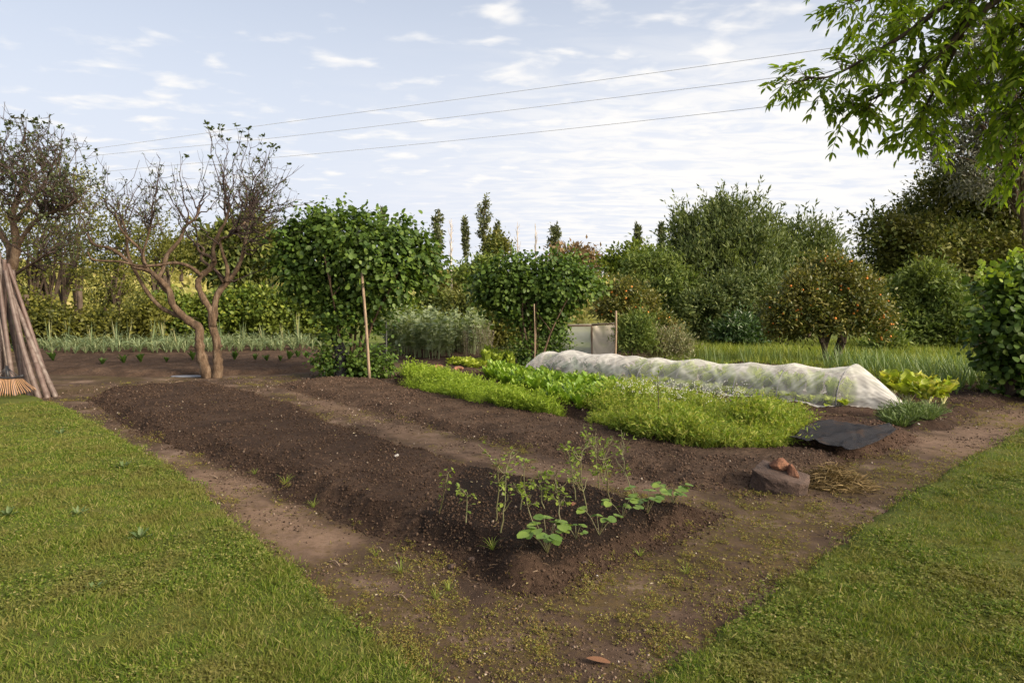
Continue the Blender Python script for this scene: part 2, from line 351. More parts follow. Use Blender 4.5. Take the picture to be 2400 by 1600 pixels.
# ------------------------------------------------------------------ the ground
def hill(x, y):
    side = 0.62 + 0.38 * sstep(10, -25, x)
    return 4.6 * side * sstep(32, 115, y + 0.25 * np.abs(x)) + 0.9 * fbm(x, y, 0.03, 3, 5) * sstep(30, 70, y)
MEADOW_PX = [(1560, 842), (1900, 872), (2060, 895), (2330, 912), (2600, 930)]
meadow_poly = px_poly(MEADOW_PX) + [(40, 12), (40, 33), (3, 33), (4.2, 24)]
def gz(x, y): return hill(x, y) + 0.022 * fbm(x, y, 0.9, 4, 3) + 0.010 * fbm(x, y, 5.0, 3, 9)
def weed_patch(x, y): return fbm(x, y, 1.3, 4, 301) * 1.9 + fbm(x, y, 6, 3, 303) * 1.7
def build_ground():
    na, nr = 620, 460
    th = np.concatenate([np.linspace(-62, 62, na), np.linspace(62, 298, 90)[1:-1]]); na = len(th)
    rr = np.concatenate([[0.0], np.geomspace(1.2, 700, nr)]); nr = len(rr)
    T, Rr = np.meshgrid(np.radians(th), rr); x = (np.sin(T) * Rr).ravel(); y = (np.cos(T) * Rr).ravel()
    z = gz(x, y)
    g = sstep(-0.25, 0.35, sdf(meadow_poly, x, y) + 0.7 * fbm(x, y, 1.1, 4, 21))
    back = sstep(20.6, 21.8, y + 0.9 * fbm(x, y, 0.8, 3, 4) - 1.2 * sstep(4, 9, x)) * sstep(60, 55, np.abs(x))
    strip = sstep(-0.2, 0.3, sdf(px_poly([(1130, 846), (1300, 846), (1330, 805), (1100, 805)]), x, y))
    lawnish = sstep(0.0, 0.8, x - 10.5 + 0.4 * fbm(x, y, 1, 3, 2)) * sstep(14, 10, y)
    grass = np.clip(np.maximum.reduce([g, back, strip, lawnish]), 0, 1)
    field = sstep(30, 42, y)
    fur = -sdf([tuple(q) for q in px_poly([(660, 908), (918, 990), (1122, 1046), (1327, 1090), (1480, 1128), (1640, 1160), (1640, 1172), (1480, 1146), (1315, 1118), (1110, 1076), (910, 1012), (740, 955)])], x, y)
    pat = -sdf(px_poly([(420, 1075), (560, 1140), (720, 1215), (800, 1270), (740, 1300), (640, 1245), (520, 1165), (440, 1105)]), x, y)
    pr = -sdf(px_poly([(2090, 1010), (2200, 1030), (2400, 960), (2400, 1000), (2250, 1070), (2120, 1050)]), x, y)
    nn_ = 0.25 * fbm(x, y, 2.2, 4, 61)
    worn = np.maximum.reduce([sstep(.08, -.06, fur + nn_ * .5) * .55, sstep(.22, -.12, pat + nn_ * 1.3) * .85, sstep(.4, -.2, pr + nn_ * 1.4) * .75])
    V = np.stack([x, y, z], 1); i = np.arange(nr - 1)[:, None] * na; j = np.arange(na)[None]; j2 = (j + 1) % na
    F = np.stack([(i + j).ravel(), (i + j2).ravel(), (i + na + j2).ravel(), (i + na + j).ravel()], 1)[:, ::-1]
    o = mk("ground", (V, F), ground_mat(), smooth=True, attr={"grass": grass, "field": field, "worn": worn, "moss": sstep(0.05, .55, weed_patch(x, y) + .35 * (x > -1) * (y < 5.5))}); tag(o, kind="structure")
build_ground()

BEDS = []
def sheet(name, poly, H, w, res, mat, rough=0.03, seed=1, edge=0.05, profile=None, attrs=None, esc=2.2, crown=0.0, far=None):
    p = A(poly); lo = p.min(0) - 0.2; hi = p.max(0) + 0.2
    # grid along the beds so rows of faces follow them
    nx = int((hi[0] - lo[0]) / res) + 1; ny = int((hi[1] - lo[1]) / res) + 1
    X, Y = np.meshgrid(np.linspace(lo[0], hi[0], nx), np.linspace(lo[1], hi[1], ny)); x = X.ravel(); y = Y.ravel()
    def height(x, y):
        d = sdf(poly, x, y) + edge * 2 * fbm(x, y, esc, 4, seed)
        n = fbm(x, y, 1.1, 3, seed + 3) * rough * 1.3 + fbm(x, y, 5, 4, seed + 5, 0.6) * rough * 1.5 + np.abs(fbm(x, y, 19, 3, seed + 8)) * rough * 0.9
        wl = w * (1 + 0.5 * fbm(x, y, 3.4, 4, seed + 11))
        z = H * sstep(0, np.maximum(wl, .02), d) + crown * sstep(0, 0.9, d) + n * sstep(-0.02, 0.14, d)
        if far: z = z * (far + (1 - far) * sstep(7.5, 4.0, y))
        return np.where(d < 0, d * 0.9 - 0.004, z) + hill(x, y) + 0.022 * fbm(x, y, 0.9, 4, 3), d
    z, d = height(x, y)
    keep = d > -0.05
    q = np.arange(nx * ny).reshape(ny, nx); F = np.stack([q[:-1, :-1].ravel(), q[:-1, 1:].ravel(), q[1:, 1:].ravel(), q[1:, :-1].ravel()], 1)
    F = F[keep[F].any(1)]; used = np.unique(F); m = np.zeros(nx * ny, int); m[used] = np.arange(len(used))
    V = np.stack([x, y, z], 1)[used]
    at = {k: f(V[:, 0], V[:, 1]) for k, f in (attrs or {}).items()}
    o = mk(name, (V, m[F]), mat, smooth=True, attr=at); o["_"] = 0; del o["_"]
    BEDS.append((poly, height)); return o
def top(x, y):
    x = np.atleast_1d(np.asarray(x, float)); y = np.atleast_1d(np.asarray(y, float)); z = gz(x, y)
    for poly, h in BEDS:
        p = A(poly); m = (x > p[:, 0].min() - .1) & (x < p[:, 0].max() + .1) & (y > p[:, 1].min() - .1) & (y < p[:, 1].max() + .1)
        if m.any():
            hz, d = h(x[m], y[m]); z[m] = np.where(d > -0.03, np.maximum(z[m], hz), z[m])
    return z
def topz(p): return float(top(p[0], p[1])[0])

BED1_PX = [(205, 932), (320, 1015), (510, 1085), (640, 1140), (770, 1220), (930, 1285), (1080, 1345), (1220, 1398), (1310, 1392), (1480, 1310), (1620, 1250), (1712, 1208),
           (1630, 1196), (1470, 1170), (1315, 1144), (1108, 1102), (905, 1034), (740, 974), (632, 936), (555, 915), (500, 905), (350, 908), (240, 920)]
BED2_PX = [(645, 905), (921, 977), (1125, 1032), (1330, 1075), (1482, 1115), (1622, 1147), (1760, 1157), (1900, 1118), (1985, 1078), (1880, 1050), (1660, 1052), (1450, 1008), (1300, 974), (1130, 944), (930, 906), (880, 890), (760, 890)]
BED3_PX = [(925, 902), (1100, 940), (1290, 970), (1400, 998), (1650, 1042), (1800, 1040), (1960, 1072), (2040, 1070), (2160, 1032), (2085, 1003), (1900, 982), (1640, 948), (1400, 918), (1230, 893), (1000, 872), (925, 880)]
BED5_PX = [(2070, 990), (2130, 1012), (2230, 1008), (2300, 966), (2440, 930), (2380, 888), (2100, 872), (1900, 858), (1700, 852), (1760, 880), (2000, 930)]
BED6_PX = [(40, 868), (110, 876), (300, 884), (640, 878), (752, 868), (775, 845), (740, 812), (60, 812)]
BED7_PX = [(990, 872), (1100, 892), (1310, 884), (1300, 846), (1080, 840), (930, 836)]
BED8_PX = [(890, 842), (1010, 847), (1165, 842), (1150, 806), (890, 806)]
comp_poly = px_poly([(985, 1215), (1130, 1060), (1230, 1075), (1580, 1140), (1600, 1165), (1280, 1290), (1180, 1275)], 0.16)
def compost(x, y): return sstep(-0.15, 0.12, sdf(comp_poly, x, y))
bed1 = sheet("garden_bed", px_poly(BED1_PX), 0.155, 0.30, 0.017, SOIL_A, 0.013, 11, far=.72, attrs={"compost": compost}); tag(bed1, "long dark bare soil bed with leggy green seedlings at its near corner", "garden bed")
bed2 = sheet("garden_bed", px_poly(BED2_PX), 0.080, 0.30, 0.022, SOIL_B, 0.017, 31); tag(bed2, "empty paler brown soil bed running behind the darkest bed to the rocks", "garden bed")
bed3 = sheet("garden_bed", px_poly(BED3_PX), 0.11, 0.20, 0.024, SOIL_C, 0.018, 51); tag(bed3, "reddish soil bed carrying feathery carrot tops and a black mesh sheet at its end", "garden bed")
tun_poly = [tuple(LP(s, t)[:2]) for s, t in ((9.75, 3.3), (11.55, 3.3), (11.55, 10.7), (9.75, 10.7))]
bed4 = sheet("garden_bed", tun_poly, 0.05, 0.2, 0.04, SOIL_C, 0.02, 61); tag(bed4, "low soil bed underneath the white net tunnel", "garden bed")
bed5 = sheet("garden_bed", px_poly(BED5_PX), 0.07, 0.25, 0.03, SOIL_A, 0.03, 71, attrs={"compost": lambda x, y: np.zeros(len(x))}); tag(bed5, "soil bed with chives, yellow chard and onions beside the net tunnel", "garden bed")
bed6 = sheet("garden_bed", px_poly(BED6_PX), 0.10, 0.4, 0.045, SOIL_B, 0.03, 81); tag(bed6, "back soil bed planted with grey green leeks below the hedge", "garden bed")
bed7 = sheet("garden_bed", px_poly(BED7_PX), 0.06, 0.3, 0.045, SOIL_C, 0.03, 91); tag(bed7, "small soil bed with pale yellow lettuces beside the second leafy bush", "garden bed")
bed8 = sheet("garden_bed", px_poly(BED8_PX), 0.06, 0.3, 0.06, SOIL_B, 0.03, 95); tag(bed8, "soil bed with tall grey green bean plants behind the yellow lettuces", "garden bed")

LEFT_PX = [(70, 925), (180, 968), (300, 1042), (430, 1112), (490, 1165), (560, 1242), (650, 1305), (740, 1382), (830, 1442), (905, 1505), (965, 1560), (1010, 1600)]
RIGHT_PX = [(1500, 1600), (1560, 1565), (1620, 1520), (1720, 1450), (1800, 1382), (1900, 1312), (2020, 1240), (2100, 1172), (2200, 1112), (2300, 1062), (2400, 1002)]
left_poly = px_poly(LEFT_PX) + [(-0.25, 2.0), (-0.3, -2.5), (-16, -2.5), (-16, 11.4)]
right_poly = px_poly(RIGHT_PX) + [(9.5, 11.0), (16, 11.5), (16, -2.5), (0.45, -2.5), (0.42, 2.0)]
LAWN = lawn_mat()
tag(sheet("lawn", left_poly, 0.028, 0.06, 0.06, LAWN, 0.014, 101, edge=0.045, esc=3.0), kind="structure")
tag(sheet("lawn", right_poly, 0.028, 0.06, 0.06, LAWN, 0.014, 111, edge=0.06, esc=3.0), kind="structure")

def sample_ground(n, r0, r1, a0, a1, pw):      # random points in the view fan, denser near the camera
    u = rng.random(n); e = 2 - pw
    r = (r0 ** e + u * (r1 ** e - r0 ** e)) ** (1 / e); a = np.radians(a0 + (a1 - a0) * rng.random(n))
    return r * np.sin(a), r * np.cos(a), r
def grass(name, poly, n, r0, r1, a0, a1, label, seed, fade=0.16):
    x, y, r = sample_ground(n, r0, r1, a0, a1, 1.35)
    d = sdf(poly, x, y) + 0.13 * fbm(x, y, 3.0, 4, seed) * 1.2
    thin = fbm(x, y, 2.3, 4, seed + 2)
    k = (d > -0.09 + fade * rng.random(n)) & (rng.random(n) < np.clip(0.80 + 0.9 * thin, 0.35, 1))
    x, y, r, d, thin = x[k], y[k], r[k], d[k], thin[k]; m = len(x); z = top(x, y) - 0.006
    tuft = np.clip(0.5 + 1.3 * fbm(x, y, 6.0, 3, seed + 4), 0, 1)
    h = (0.012 + 0.018 * rng.random(m) ** 1.5 + 0.016 * tuft) * (1 + 0.8 * (rng.random(m) < 0.03))
    lean = rng.normal(size=(m, 2)) * 1.05 + np.stack([fbm(x, y, 4, 2, seed + 6), fbm(x, y, 4, 2, seed + 7)], 1) * 1.0
    dd = np.concatenate([lean, np.ones((m, 1))], 1)
    nn = rng.normal(size=(m, 3)) + A([0, -0.3, 0.8])
    wd = (0.0023 + 0.0014 * rng.random(m)) * (1 + r / 7.0)
    VF = scat(BLADE, np.stack([x, y, z], 1), dd, nn, h * 1.15, wd / (h * 1.15))
    q = rng.random(m) < np.clip(0.10 + 0.8 * fbm(x, y, 1.6, 3, seed + 9), 0, 1) * 0.55; c = np.repeat(np.stack([x, y, z + h * 0.75], 1)[q], 3, 0); k3 = len(c); an = np.tile(A([0, 2.1, 4.2]), k3 // 3) + np.repeat(rng.random(k3 // 3) * 6, 3)
    VC = scat(OVALQ, c, np.stack([np.cos(an), np.sin(an), rng.normal(size=k3) * .3], 1), rng.normal(size=(k3, 3)) * .3 + A([0, 0, 1.0]), (0.007 + 0.005 * rng.random(k3)) * (1 + np.repeat(r[q], 3) / 9))
    o = mk(name, join([VF, VC]), GRASS); tag(o, kind="stuff", label=label); return o
OVALQ = (A([[0, 0, 0], [-.42, .55, .04], [0, 1, 0], [.42, .55, .04]], float), A([[0, 3, 2], [0, 2, 1]]))
grass("grass", left_poly, 560000, 2.5, 12.6, -47, 2, "mown green grass of the left lawn beside the bare earth", 201)
grass("grass", right_poly, 520000, 2.5, 13.5, 4, 62, "mown green grass of the right lawn beside the bare earth", 211, 0.36)

# low creeping weeds over the trodden earth, crumbs of soil on the beds
def weeds():
    n = 210000; x, y, r = sample_ground(n, 2.6, 15, -40, 42, 1.25)
    inb = np.zeros(n, bool)
    for px in (BED1_PX, BED2_PX, BED3_PX): inb |= sdf(px_poly(px), x, y) > 0.10
    inl = np.maximum(sdf(left_poly, x, y), sdf(right_poly, x, y))
    near = sstep(1.6, -0.1, -inl)            # thicker towards the lawns
    clump = sstep(-.02, .22, fbm(x, y, 9, 3, 307))
    dens = np.clip(-0.10 + weed_patch(x, y) + 0.42 * near * (x > -1.2) + 0.42 * ((x > -0.9) & (y < 5.5)) - .2 * (x < -1.5), 0, 1) * (0.18 + 0.82 * clump)
    k = ~inb & (inl < 0.05) & (rng.random(n) < dens); x, y, r = x[k], y[k], r[k]; m = len(x)
    z = top(x, y); per = 6; hs = (0.006 + 0.030 * rng.random(m) ** 3) * (0.6 + 0.9 * sstep(-.02, .2, fbm(x, y, 9, 3, 307)))
    b = np.stack([x, y, z], 1); up = nrm(np.concatenate([rng.normal(size=(m, 2)) * .6, np.ones((m, 1))], 1)); f = np.tile(np.linspace(.25, 1, per), m)[:, None]
    pos = np.repeat(b, per, 0) + np.repeat(up * hs[:, None], per, 0) * f; q = len(pos); pos[:, :2] += rng.normal(size=(q, 2)) * 0.006
    d = np.concatenate([rng.normal(size=(q, 2)), 0.15 + 0.8 * rng.random((q, 1))], 1)
    VF = join([scat(KITE, pos, d, rng.normal(size=(q, 3)) * 0.5 + A([0, 0, 1.0]), (0.005 + 0.008 * rng.random(q) ** 2) * (1 + np.repeat(r, per) / 14)), scat(TWIG, b, up, rdir(m), hs, .7)])
    o = mk("weeds", VF, WEED); tag(o, kind="stuff", label="low yellow green and rusty weeds creeping over the trodden earth")
weeds()
def crumbs():
    parts = {0: [], 1: [], 2: []}
    n = 300000; x, y, r = sample_ground(n, 3.0, 14.5, -38, 34, 1.2)
    for i, px in enumerate((BED1_PX, BED2_PX, BED3_PX)):
        d = sdf(px_poly(px), x, y); k = (d > -0.12 * rng.random(n)) & (rng.random(n) < np.clip(0.42 + 1.2 * fbm(x, y, 2.5, 3, 401) + .6 * ((d > 0) & (d < .26)), .1, 1)); xx, yy, rr = x[k], y[k], r[k]; m = len(xx)
        s = (0.0022 + 0.008 * rng.random(m) ** 7) * (1 + rr / 9)
        pos = np.stack([xx, yy, top(xx, yy) + s * 0.25], 1)
        parts[i] = scat(LUMP, pos, rdir(m), rdir(m), s, 0.7 + 0.6 * rng.random(m))
    for i, (mt, lb) in enumerate(((SOIL_A, "crumbs of dark soil over the darkest bed"), (SOIL_B, "crumbs of dry brown soil over the empty paler bed"), (SOIL_C, "crumbs of reddish soil at the carrot bed"))):
        tag(mk("soil_crumbs", parts[i], CRUMB[i]), kind="stuff", label=lb)
def crumb_mat(name, cols):
    m, t, b = material(name)
    t.L.new(t.ramp(t.geo().outputs["Random Per Island"], [(p, c) for p, c in cols]), b.inputs["Base Color"]); setin(b, "Roughness", 0.95); setin(b, "Specular IOR Level", 0.1)
    return m
CRUMB = [crumb_mat("dark_crumb", [(0, (0.022, 0.014, 0.010)), (0.6, (0.050, 0.032, 0.022)), (0.985, (0.078, 0.052, 0.037)), (1, (0.22, 0.18, 0.14))]),
         crumb_mat("dry_crumb", [(0, (0.032, 0.021, 0.015)), (0.6, (0.082, 0.053, 0.037)), (0.98, (0.115, 0.079, 0.058)), (1, (0.30, 0.25, 0.2))]),
         crumb_mat("red_crumb", [(0, (0.028, 0.017, 0.012)), (0.5, (0.075, 0.046, 0.032)), (0.985, (0.12, 0.078, 0.055)), (1, (0.28, 0.22, 0.16))])]
crumbs()
def grit():
    n = 230000; x, y, r = sample_ground(n, 2.6, 15, -38, 40, 1.2); inb = np.zeros(n, bool)
    for px in (BED1_PX, BED2_PX, BED3_PX): inb |= sdf(px_poly(px), x, y) > 0.0
    k = ~inb & (np.maximum(sdf(left_poly, x, y), sdf(right_poly, x, y)) < .03) & (rng.random(n) < np.clip(.5 + 1.6 * fbm(x, y, 2.0, 4, 411), .05, 1)); x, y, r = x[k], y[k], r[k]; m = len(x)
    s = (0.0016 + 0.0065 * rng.random(m) ** 7) * (1 + r / 9)
    tag(mk("grit", scat(LUMP, np.stack([x, y, top(x, y) + s * .2], 1), rdir(m), rdir(m), s, .7 + .6 * rng.random(m)), crumb_mat("path_grit", [(0, (0.022, 0.015, 0.011)), (0.45, (0.075, 0.050, 0.036)), (0.85, (0.13, 0.09, 0.066)), (0.98, (0.20, 0.15, 0.115)), (1, (0.38, 0.33, 0.28))])), kind="stuff", label="loose grit and crumbs on the trodden earth")
grit()
def fibres():
    n = 60000; x, y, r = sample_ground(n, 3.2, 9.5, -34, 26, 1.3); d = sdf(px_poly(BED1_PX), x, y); d3 = sdf(px_poly(BED3_PX), x, y); d2 = sdf(px_poly(BED2_PX), x, y)
    k = ((np.abs(d - .06) < .15) & (rng.random(n) < .30)) | ((np.abs(d3 - .04) < .14) & (rng.random(n) < .22)) | (((d2 > 0) | (d > 0)) & (rng.random(n) < .014)); x, y = x[k], y[k]; m = len(x)
    dr = np.concatenate([rng.normal(size=(m, 2)), rng.normal(size=(m, 1)) * .25], 1); L = rng.uniform(.02, .075, m)
    VF = scat((A([[-.5, 0, 0], [.5, 0, 0], [-.5, .5, .16], [.5, .5, .16], [0, 1, -.05]], float), BLADE[1]), np.stack([x, y, top(x, y) + .003], 1), dr, rng.normal(size=(m, 3)) * .4 + A([0, 0, 1.0]), L, .0016 / L)
    tag(mk("root_fibres", VF, leaf_mat("dry_fibre", [(0.05, 0.032, 0.02), (0.11, 0.07, 0.04), (0.20, 0.14, 0.085)], .1, .8, .1)), kind="stuff", label="dry root fibres and stalks on the sides of the beds")
fibres()

# ------------------------------------------------------------------ trees and shrubs
BARK = bark_mat("brown_bark", (0.040, 0.027, 0.018), (0.105, 0.068, 0.042), (0.20, 0.15, 0.105), 11, 0.35, 0.9)
BARK_DK = bark_mat("dark_bark", (0.035, 0.025, 0.018), (0.07, 0.05, 0.036), (0.13, 0.10, 0.075), 7, 0.3)
BARK_PALE = bark_mat("pale_bark", (0.28, 0.24, 0.21), (0.42, 0.38, 0.34), (0.55, 0.5, 0.46), 4, 0.3)
TWIGM = bark_mat("twig_bark", (0.030, 0.020, 0.019), (0.055, 0.038, 0.034), (0.10, 0.072, 0.060), 12, 0.3, 0.2)
HAZEL = leaf_mat("hazel_leaves", [(0.028, 0.058, 0.012), (0.046, 0.088, 0.016), (0.072, 0.124, 0.020), (0.14, 0.20, 0.032)], 0.28, 0.5, 0.25, (0.085, 0.135, 0.022), 2.0)
CITRUS = leaf_mat("citrus_leaves", [(0.038, 0.058, 0.014), (0.065, 0.088, 0.019), (0.115, 0.125, 0.026), (0.22, 0.185, 0.045)], 0.25, 0.45, 0.3, (0.13, 0.118, 0.025), 1.6)
WATTLE = leaf_mat("wattle_leaves", [(0.045, 0.068, 0.024), (0.072, 0.102, 0.034), (0.105, 0.135, 0.044), (0.15, 0.17, 0.06)], 0.25, 0.55, 0.2, (0.115, 0.145, 0.04), 0.6)
DARKTREE = leaf_mat("dark_tree_leaves", [(0.035, 0.054, 0.014), (0.062, 0.086, 0.020), (0.10, 0.122, 0.025), (0.15, 0.155, 0.033)], 0.22, 0.55, 0.2, (0.14, 0.125, 0.025), 0.5)
LIGHTBUSH = leaf_mat("light_bush_leaves", [(0.050, 0.084, 0.022), (0.085, 0.130, 0.030), (0.13, 0.175, 0.042), (0.18, 0.215, 0.06)], 0.28, 0.55, 0.2, (0.145, 0.175, 0.034), 0.8)
DARKSHRUB = leaf_mat("dark_shrub_leaves", [(0.022, 0.048, 0.014), (0.040, 0.080, 0.022), (0.070, 0.115, 0.03)], 0.22, 0.42, 0.4)
BRAMBLE = leaf_mat("bramble_leaves", [(0.040, 0.070, 0.012), (0.070, 0.110, 0.017), (0.12, 0.165, 0.023), (0.22, 0.245, 0.04)], 0.30, 0.5, 0.2, (0.135, 0.165, 0.026), 0.7)
THICKET = leaf_mat("thicket_leaves", [(0.035, 0.045, 0.014), (0.060, 0.072, 0.018), (0.10, 0.108, 0.022), (0.19, 0.185, 0.035)], 0.35, 0.5, 0.2, (0.17, 0.165, 0.03), 0.5)
SCRUB = leaf_mat("scrub_leaves", [(0.12, 0.135, 0.040), (0.20, 0.205, 0.055), (0.29, 0.27, 0.08), (0.34, 0.285, 0.13)], 0.25, 0.6, 0.2, (0.30, 0.27, 0.09), 0.12)
POPLAR = leaf_mat("poplar_leaves", [(0.055, 0.07, 0.030), (0.085, 0.10, 0.042), (0.12, 0.135, 0.055)], 0.2, 0.5, 0.3)
PECAN = leaf_mat("pecan_leaves", [(0.10, 0.165, 0.016), (0.155, 0.23, 0.022), (0.23, 0.29, 0.032)], 0.55, 0.5, 0.2)
GUM = leaf_mat("grey_gum_leaves", [(0.075, 0.08, 0.055), (0.11, 0.115, 0.08), (0.15, 0.145, 0.105)], 0.2, 0.5, 0.3)

def lobes_px(cs, Y, dj=0.5, sq=1.0):        # circles of pixels -> lobes (centre, radii) standing at distance Y
    out = []
    for c in cs:
        u, v, r = c[:3]; dy = c[3] if len(c) > 3 else 0.0; rad = r / FPX * (Y + dy)
        out.append((P(u, v, Y + dy + rng.uniform(-dj, dj) * rad), A([rad, rad * 0.95, rad * sq])))
    return out
def crown(lobes, nclump, per, cr, tpl, size, out=0.8, up=0.2, droop=0.0, nup=0.5, inner=0.35, rnd=0.6, wid=1.0, r=None, szj=0.35, nout=0.5):
    r = r or rng; w = A([np.prod(l[1]) ** (2 / 3) for l in lobes]); w = w / w.sum()
    L = r.choice(len(lobes), nclump, p=w); C = A([l[0] for l in lobes])[L]; Rd = A([l[1] for l in lobes])[L]
    d = rdir(nclump, r); rr = (inner + (1 - inner) * r.random(nclump) ** 0.45) * (0.86 + 0.28 * r.random(nclump))
    cc = C + d * Rd * rr[:, None]
    m = nclump * per; o = np.repeat(d, per, 0); c = np.repeat(cc, per, 0)
    pos = c + r.normal(size=(m, 3)) * cr * A([1, 1, 0.75])
    dr = nrm(o * out + r.normal(size=(m, 3)) * rnd + A([0, 0, up - droop]))
    nn = A([0, 0, nup]) + o * nout + r.normal(size=(m, 3)) * 0.45
    return scat(tpl, pos, dr, nn, size * (1 - szj + 2 * szj * r.random(m)), wid), cc, d
def sprays(cc, dirs, length, per, tpl, size, up=0.6, r=None, spread=0.5, rise=0.35, wid=1.0):   # leafy shoots from clump centres
    r = r or rng; n = len(cc); d = nrm(dirs * 0.7 + A([0, 0, up]) + r.normal(size=(n, 3)) * rise)
    ln = length * (0.5 + r.random(n)); t = (np.arange(per) + 0.5) / per
    pos = cc[:, None] + d[:, None] * (ln[:, None, None] * t[None, :, None]); pos = pos.reshape(-1, 3) + r.normal(size=(n * per, 3)) * 0.012
    dr = nrm(np.repeat(d, per, 0) * 0.8 + r.normal(size=(n * per, 3)) * spread)
    return scat(tpl, pos, dr, r.normal(size=(n * per, 3)) + A([0, 0, .4]), size * (0.7 + 0.6 * r.random(n * per)), wid)
def limbs(base, tips, r0, r1, n=6, bend=0.18, split=0.35, r=None, sub=3, sides=5):
    r = r or rng; parts = []; base = A(base, )
    for tp in tips:
        L = np.linalg.norm(tp - base); m1 = base + (tp - base) * split + A([0, 0, L * bend * 0.7]) + r.normal(size=3) * L * 0.05
        m1[:2] = base[:2] + (m1[:2] - base[:2]) * 0.75
        m2 = base + (tp - base) * 0.7 + A([0, 0, L * bend * 0.5]) + r.normal(size=3) * L * 0.05
        p = smooth_path([base + r.normal(size=3) * r0 * 0.35 * A([1, 1, 0.2]), m1, m2, tp], sub)
        parts.append(tube(p, np.linspace(r0, r1, len(p)), sides, False))
    return join(parts)
def tree(name, label, cat, base, lobes, mat, tpl, size, nclump, per, cr, bark, trunk=0.12, trunk_h=None, nlimb=9, stems=1, group=None, spray=0, spl=0.5, leafname="crown", fork=None, **kw):
    base = A(base, float); t = thing(name, label, cat, base, group)
    VF, cc, dd = crown(lobes, nclump, per, cr, tpl, size, **kw)
    if spray:
        k = rng.choice(len(cc), min(spray, len(cc)), replace=False); VF = join([VF, sprays(cc[k], dd[k], spl, max(9, int(spl * 22)), tpl, size, wid=kw.get("wid", 1.0))])
    mk(leafname, VF, mat, t)
    cen = np.mean([l[0] for l in lobes], 0); low = min(l[0][2] - l[1][2] for l in lobes)
    h = trunk_h if trunk_h is not None else max(0.25, (low - base[2]) * 0.8 + 0.2)
    tips = cc[rng.choice(len(cc), nlimb, replace=False)] * 0.85 + cen * 0.15
    parts = []
    for s in range(stems):
        a = 2 * np.pi * s / stems + rng.random(); off = A([math.cos(a), math.sin(a), 0]) * (0 if stems == 1 else trunk * 1.1)
        f = base + off * 2.0 + A([0, 0, h]) + (cen - base) * A([.12, .12, 0]); rt = trunk / (1 if stems == 1 else stems ** 0.5)
        p = smooth_path([base + off - A([0, 0, .08]), base + off * 1.4 + A([rng.normal() * .04, rng.normal() * .04, h * .5]), f], 4)
        parts.append(tube(p, np.linspace(rt * 1.25, rt * 0.85, len(p)), 8, False))
        parts.append(limbs(f, tips[s::stems], rt * 0.75, rt * 0.12))
    mk("trunk", join(parts), bark, t, smooth=True); return t
def at_ground(u, Y):
    p = P(u, 800, Y); p[2] = topz(p); return p

# the two leafy many-stemmed bushes with round leaves
def hazel(label, base_px, Y, cs, skirt, shoots, nl, seed, stemtips, leaf=0.088):
    global rng; rng = np.random.default_rng(seed)
    b = G(*base_px); b[2] = topz(b); t = thing("leafy_tree", label, "tree", b)
    lob = lobes_px(cs, Y, 0.55, 0.9)
    VF, cc, dd = crown(lob, nl, 10, 0.14, ROUND, leaf, out=0.75, up=-0.15, droop=0.35, nup=0.7, nout=0.8, inner=0.45, rnd=0.5, wid=0.9, szj=0.5)
    sk, c2, d2 = crown(lobes_px(skirt, Y, 0.6), nl // 5, 8, 0.13, ROUND, leaf * 0.9, out=0.7, droop=0.4, nup=0.6, inner=0.2)
    topc = cc[cc[:, 2] > np.quantile(cc[:, 2], 0.86)]; topc = topc[rng.choice(len(topc), 40)]
    sp = sprays(topc, np.tile(A([0, 0, 1.0]), (len(topc), 1)), 0.28, 6, ROUND, leaf * 0.75, up=0.9, rise=0.25, spread=0.8)
    mk("crown", join([VF, sk, sp]), HAZEL, t)
    parts = []
    for (u, v, du) in stemtips:
        e = P(u, v, Y + rng.uniform(-.7, .7)); b0 = b + A([du / FPX * Y, rng.uniform(-.15, .15), -.05])
        mid = b0 + (e - b0) * 0.5 + A([rng.normal() * .05 - (e - b0)[0] * 0.14, 0, 0.05]); p = smooth_path([b0, mid, e], 6); r0 = rng.uniform(.024, .040)
        parts.append(tube(p, np.linspace(r0, r0 * 0.4, len(p)), 7, False))
        for k in range(4):
            q = p[rng.integers(len(p) // 2, len(p))]; e2 = cc[rng.integers(len(cc))]
            if np.linalg.norm(e2 - q) < 1.4: parts.append(limbs(q, [e2], 0.016, 0.004))
    mk("trunk", join(parts), BARK, t, smooth=True)
    SH, c3, d3 = crown(lobes_px(shoots, Y - 0.15, 0.5), nl // 4, 8, 0.10, ROUND, leaf * 0.72, out=0.7, up=0.1, droop=0.25, nup=0.7, inner=0.15)
    SH[0][:, 2] = np.maximum(SH[0][:, 2], 0.012)
    mk("basal_shoots", SH, HAZEL, t); return t, b
hzA, hzA_b = hazel("bigger round-leaved bushy tree with a wooden stake leaning against it", (822, 880), 13.9,
    [(760, 590, 90), (690, 610, 55), (720, 550, 55), (850, 575, 80), (930, 590, 75), (985, 640, 48), (800, 545, 62), (900, 650, 70), (745, 665, 58), (965, 595, 55), (690, 560, 38), (700, 650, 45), (840, 660, 75), (760, 525, 34), (855, 530, 34), (945, 545, 36), (1005, 625, 30)],
    [(800, 730, 45), (860, 730, 48), (770, 705, 40), (905, 715, 35), (790, 780, 30)],
    [(780, 850, 36), (840, 855, 44), (890, 840, 40), (760, 835, 24), (820, 868, 30), (905, 865, 24), (870, 870, 28)], 1250, 21,
    [(760, 600, -12), (800, 580, 0), (840, 590, 6), (880, 600, 14), (935, 640, 18), (830, 640, 2), (905, 690, 20), (785, 680, -10), (860, 650, 10)])
